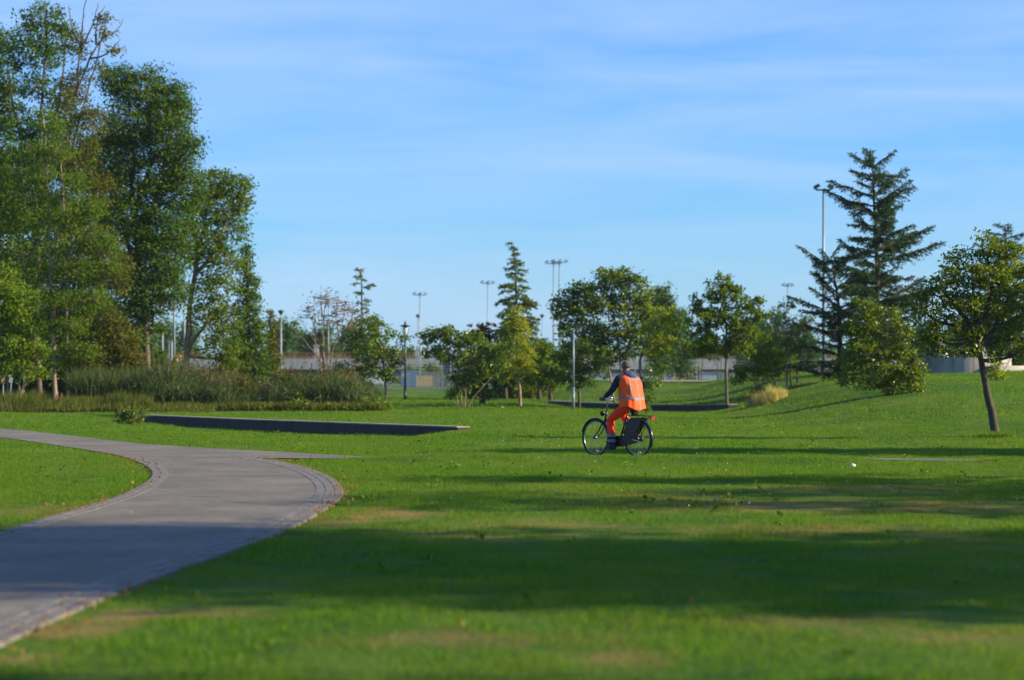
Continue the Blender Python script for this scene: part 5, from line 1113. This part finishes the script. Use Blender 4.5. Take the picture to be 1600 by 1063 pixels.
HJ = {1: v(.17, .10, .95), -1: v(.17, -.10, .95)}
AN = {1: v(.535, .135, .235), -1: v(.33, -.135, .53)}
KN = {1: v(.565, .15, .70), -1: v(.555, -.14, .84)}
hd = v(.315, .015, 1.665)
body = [[('pel', v(.15, 0, .97), .12), ('belly', v(.165, 0, 1.12), .12), ('chest', v(.215, 0, 1.33), .135), ('cl', v(.255, 0, 1.46), .075), ('neck', v(.28, 0, 1.535), .058), ('jaw', v(.315, 0, 1.60), .068), ('head', v(.315, 0, 1.67), .086), ('crown', v(.305, 0, 1.74), .066)],
        [('jaw',), ('chin', v(.375, 0, 1.595), .03)], [('head',), ('nose', v(.415, 0, 1.655), .016)]]
for sgn in (1, -1):
    body.append([('cl',), (f's{sgn}', SH[sgn], .058), (f'e{sgn}', EL[sgn], .041), (f'w{sgn}', WRI[sgn], .028), (f'p{sgn}', v(.625, sgn * .296, 1.09), .036)])
    for f_ in range(4):
        # fingers close round the grip
        x = .600 + f_ * .022; lenf = (.8, .95, 1, .9)[f_]
        body.append([(f'p{sgn}',), (f'k{sgn}{f_}', v(x + .01, sgn * .318, 1.092 + .002 * f_), .0105), (f'm{sgn}{f_}', v(x + .012, sgn * (.318 + .006), 1.060), .0095), (f't{sgn}{f_}', v(x + .008, sgn * (.318 - .03 * lenf), 1.038), .0085)])
    body.append([(f'p{sgn}',), (f'th{sgn}', v(.63, sgn * .268, 1.075), .012), (f'tt{sgn}', v(.655, sgn * .258, 1.052), .010)])
    body.append([('pel',), (f'h{sgn}', HJ[sgn], .085), (f'n{sgn}', KN[sgn], .055), (f'c{sgn}', KN[sgn].lerp(AN[sgn], .35), .052), (f'a{sgn}', AN[sgn], .036), (f'f{sgn}', AN[sgn] + v(.12, 0, -.065), .034)])
    body.append([('head',), (f'ear{sgn}', v(.305, sgn * .094, 1.66), .016)])
bo = skin('body', body, Mp['skin'], man)
for sgn in (1, -1):
    t = MB(); t.lathe([(.002, -.011), (.009, -.007), (.011, 0), (.009, .007), (.002, .011)], c=(.396, sgn * .032, 1.672), k=12); t.build('eye', Mp['boot'], bo, smooth=True)
# hair: cap over the back and top of the head
t = MB(); rings = []; ce = np.array([.302, 0, 1.675])
for i in range(11):
    ph = R(4 + i * 9.4); rr = []
    for j in range(28):
        a = j * 2 * math.pi / 28; front = max(0, math.cos(a)); pm = ph * (1 - .42 * front ** 1.5 * (ph / 2.1))
        rr.append(ce + np.array([.101 * math.sin(pm) * math.cos(a), .084 * math.sin(pm) * math.sin(a), .108 * math.cos(pm)]))
    rings.append(rr)
t.rings(rings, cap=True); t.build('hair', Mp['hair'], man, smooth=True)
# jacket sleeves + torso
jk = [[('p', v(.15, 0, .97), .135), ('b', v(.165, 0, 1.12), .135), ('c', v(.215, 0, 1.33), .15), ('cl', v(.25, 0, 1.455), .10), ('n', v(.272, 0, 1.525), .070)]]
for sgn in (1, -1):
    jk.append([('cl',), (f's{sgn}', SH[sgn], .092), (f'm{sgn}', SH[sgn].lerp(EL[sgn], .5), .074), (f'e{sgn}', EL[sgn], .060), (f'q{sgn}', EL[sgn].lerp(WRI[sgn], .5), .052), (f'w{sgn}', EL[sgn].lerp(WRI[sgn], .97), .044)])
skin('jacket', jk, Mp['navy'], man)
# trousers
tr_ = [[('p', v(.145, 0, .975), .140), ('p2', v(.15, 0, 1.06), .13)]]
for sgn in (1, -1):
    K, A, Hh = KN[sgn], AN[sgn], HJ[sgn]
    tr_.append([('p',), (f'h{sgn}', Hh, .108), (f't{sgn}', Hh.lerp(K, .5), .100), (f'k{sgn}', K, .080), (f'c{sgn}', K.lerp(A, .4), .080), (f'd{sgn}', K.lerp(A, .68), .074)])
trz = skin('trousers', tr_, Mp['trousers'], man)
for sgn in (1, -1):     # cuffs: dark cloth with two grey reflective bands
    K, A = KN[sgn], AN[sgn]
    for f0, f1, r0, mk, nm in ((.66, .73, .079, 'navy', 'cuff'), (.58, .71, .0805, 'refl', 'reflective_band'), (.80, .92, .076, 'refl', 'reflective_band'), (.70, 1.0, .073, 'navy', 'cuff')):
        t = MB(); t.tube([K.lerp(A, f0), K.lerp(A, (f0 + f1) / 2), K.lerp(A, f1)], [r0, r0 * 1.02, r0], 18); t.build(nm, Mp[mk], trz, smooth=True)
for sgn in (1, -1):
    A = AN[sgn]; tiltz = -.02 if sgn > 0 else .0
    t = MB(); rings = []
    for u, w, z0, z1 in ((-.085, .030, -.10, -.02), (-.07, .042, -.108, .05), (-.02, .046, -.108, .07), (.03, .046, -.106, .02), (.08, .048, -.104, -.02), (.13, .048, -.104, -.035), (.17, .038, -.10, -.05), (.19, .018, -.09, -.065)):
        an = np.arange(16) * 2 * math.pi / 16; c_ = np.cos(an); s_ = np.sin(an)
        rings.append(np.stack([np.full(16, A.x + u), A.y + w * np.sign(c_) * np.abs(c_) ** .7, A.z + (z0 + z1) / 2 + (z1 - z0) / 2 * np.sign(s_) * np.abs(s_) ** .7], 1))
    t.rings(rings); bt = t.build('boot', Mp['boot'], man, smooth=True)
# vest: lofted shell following the torso; its tapes are patches of the same surface, set 4 mm proud
def vest(a, t, off=0.0):
    """a: angle round the body (0 = front), t: 0 hem .. 1 collar"""
    c = np.array([np.interp(t, [0, .3, .7, .92, 1], [.135, .155, .205, .25, .27]), 0, np.interp(t, [0, .3, .7, .92, 1], [.90, 1.09, 1.35, 1.50, 1.545])])
    rx = np.interp(t, [0, .3, .7, .86, .95, 1], [.205, .195, .180, .145, .10, .075]) + off; ry = np.interp(t, [0, .3, .7, .86, .95, 1], [.245, .238, .242, .225, .15, .085]) + off
    fold = 1 + .03 * math.sin(a * 7 + t * 5) * (1 - t * .6) + .018 * math.sin(a * 13 - t * 9) * (1 - t)
    ca_, sa_ = math.cos(a), math.sin(a); e = .82
    p = c + np.array([rx * fold * math.copysign(abs(ca_) ** e, ca_), ry * fold * math.copysign(abs(sa_) ** e, sa_), (-.03 * math.cos(a * 2) + .012 * math.sin(a * 4)) * (1 - t)])
    return p
t = MB(); t.rings([[vest(j * 2 * math.pi / 56, i / 30) for j in range(56)] for i in range(31)], cap=False); vs_ = t.build('vest', Mp['vest'], man, smooth=True)
sol = vs_.modifiers.new('Solid', 'SOLIDIFY'); sol.thickness = .006; sol.offset = -1
def patch(a0, a1, t0, t1, na, nt_, mat, name, skew=0):
    V = [vest(a0 + (a1 - a0) * i / na + skew * (j / nt_), t0 + (t1 - t0) * j / nt_, .005) for j in range(nt_ + 1) for i in range(na + 1)]
    q = [(j * (na + 1) + i, j * (na + 1) + i + 1, (j + 1) * (na + 1) + i + 1, (j + 1) * (na + 1) + i) for j in range(nt_) for i in range(na)]
    t = MB(); t.add(V, q); o = t.build(name, Mp[mat] if mat in Mp else Mb[mat], vs_, smooth=True); return o
patch(0, 2 * math.pi, .275, .335, 64, 3, 'refl', 'reflective_band')
for a in (math.pi - .62, math.pi + .62, -.6, .6):
    patch(a - .065, a + .065, .335, .93, 5, 18, 'refl', 'reflective_strip')
patch(math.pi - .62, math.pi + .62, .81, .85, 16, 3, 'refl', 'reflective_band')
patch(math.pi - .022, math.pi + .022, .0, .9, 2, 20, 'refl', 'back_seam')
# hood lying on the back of the neck
t = MB(); rings = []
for i in range(9):
    ph = R(-80 + i * 20); an = np.arange(18) * 2 * math.pi / 18
    rings.append(np.stack([.195 + .095 * math.cos(ph) * np.cos(an) + .06 * math.sin(ph), .135 * math.cos(ph) * np.sin(an) * (1 + .06 * np.sin(3 * an)), 1.525 + .072 * math.sin(ph) - .03 * np.cos(an) * 0 + .008 * np.sin(an * 5)], 1))
t.rings(rings); t.build('hood', Mp['hood'], man, smooth=True)

# ------------------------------------------------------------------ air

hm, nt, out = newmat('haze_air'); pv = N(nt, 'ShaderNodeVolumePrincipled'); pv.inputs['Color'].default_value = (.80, .88, 1, 1); pv.inputs['Density'].default_value = .00011; pv.inputs['Anisotropy'].default_value = .2
nt.links.new(pv.outputs[0], out.inputs['Volume'])
mb = MB(); mb.box((0, 315, 11.5), (500, 790, 26)); hz = mb.build('haze', hm); tag(hz, kind='stuff')
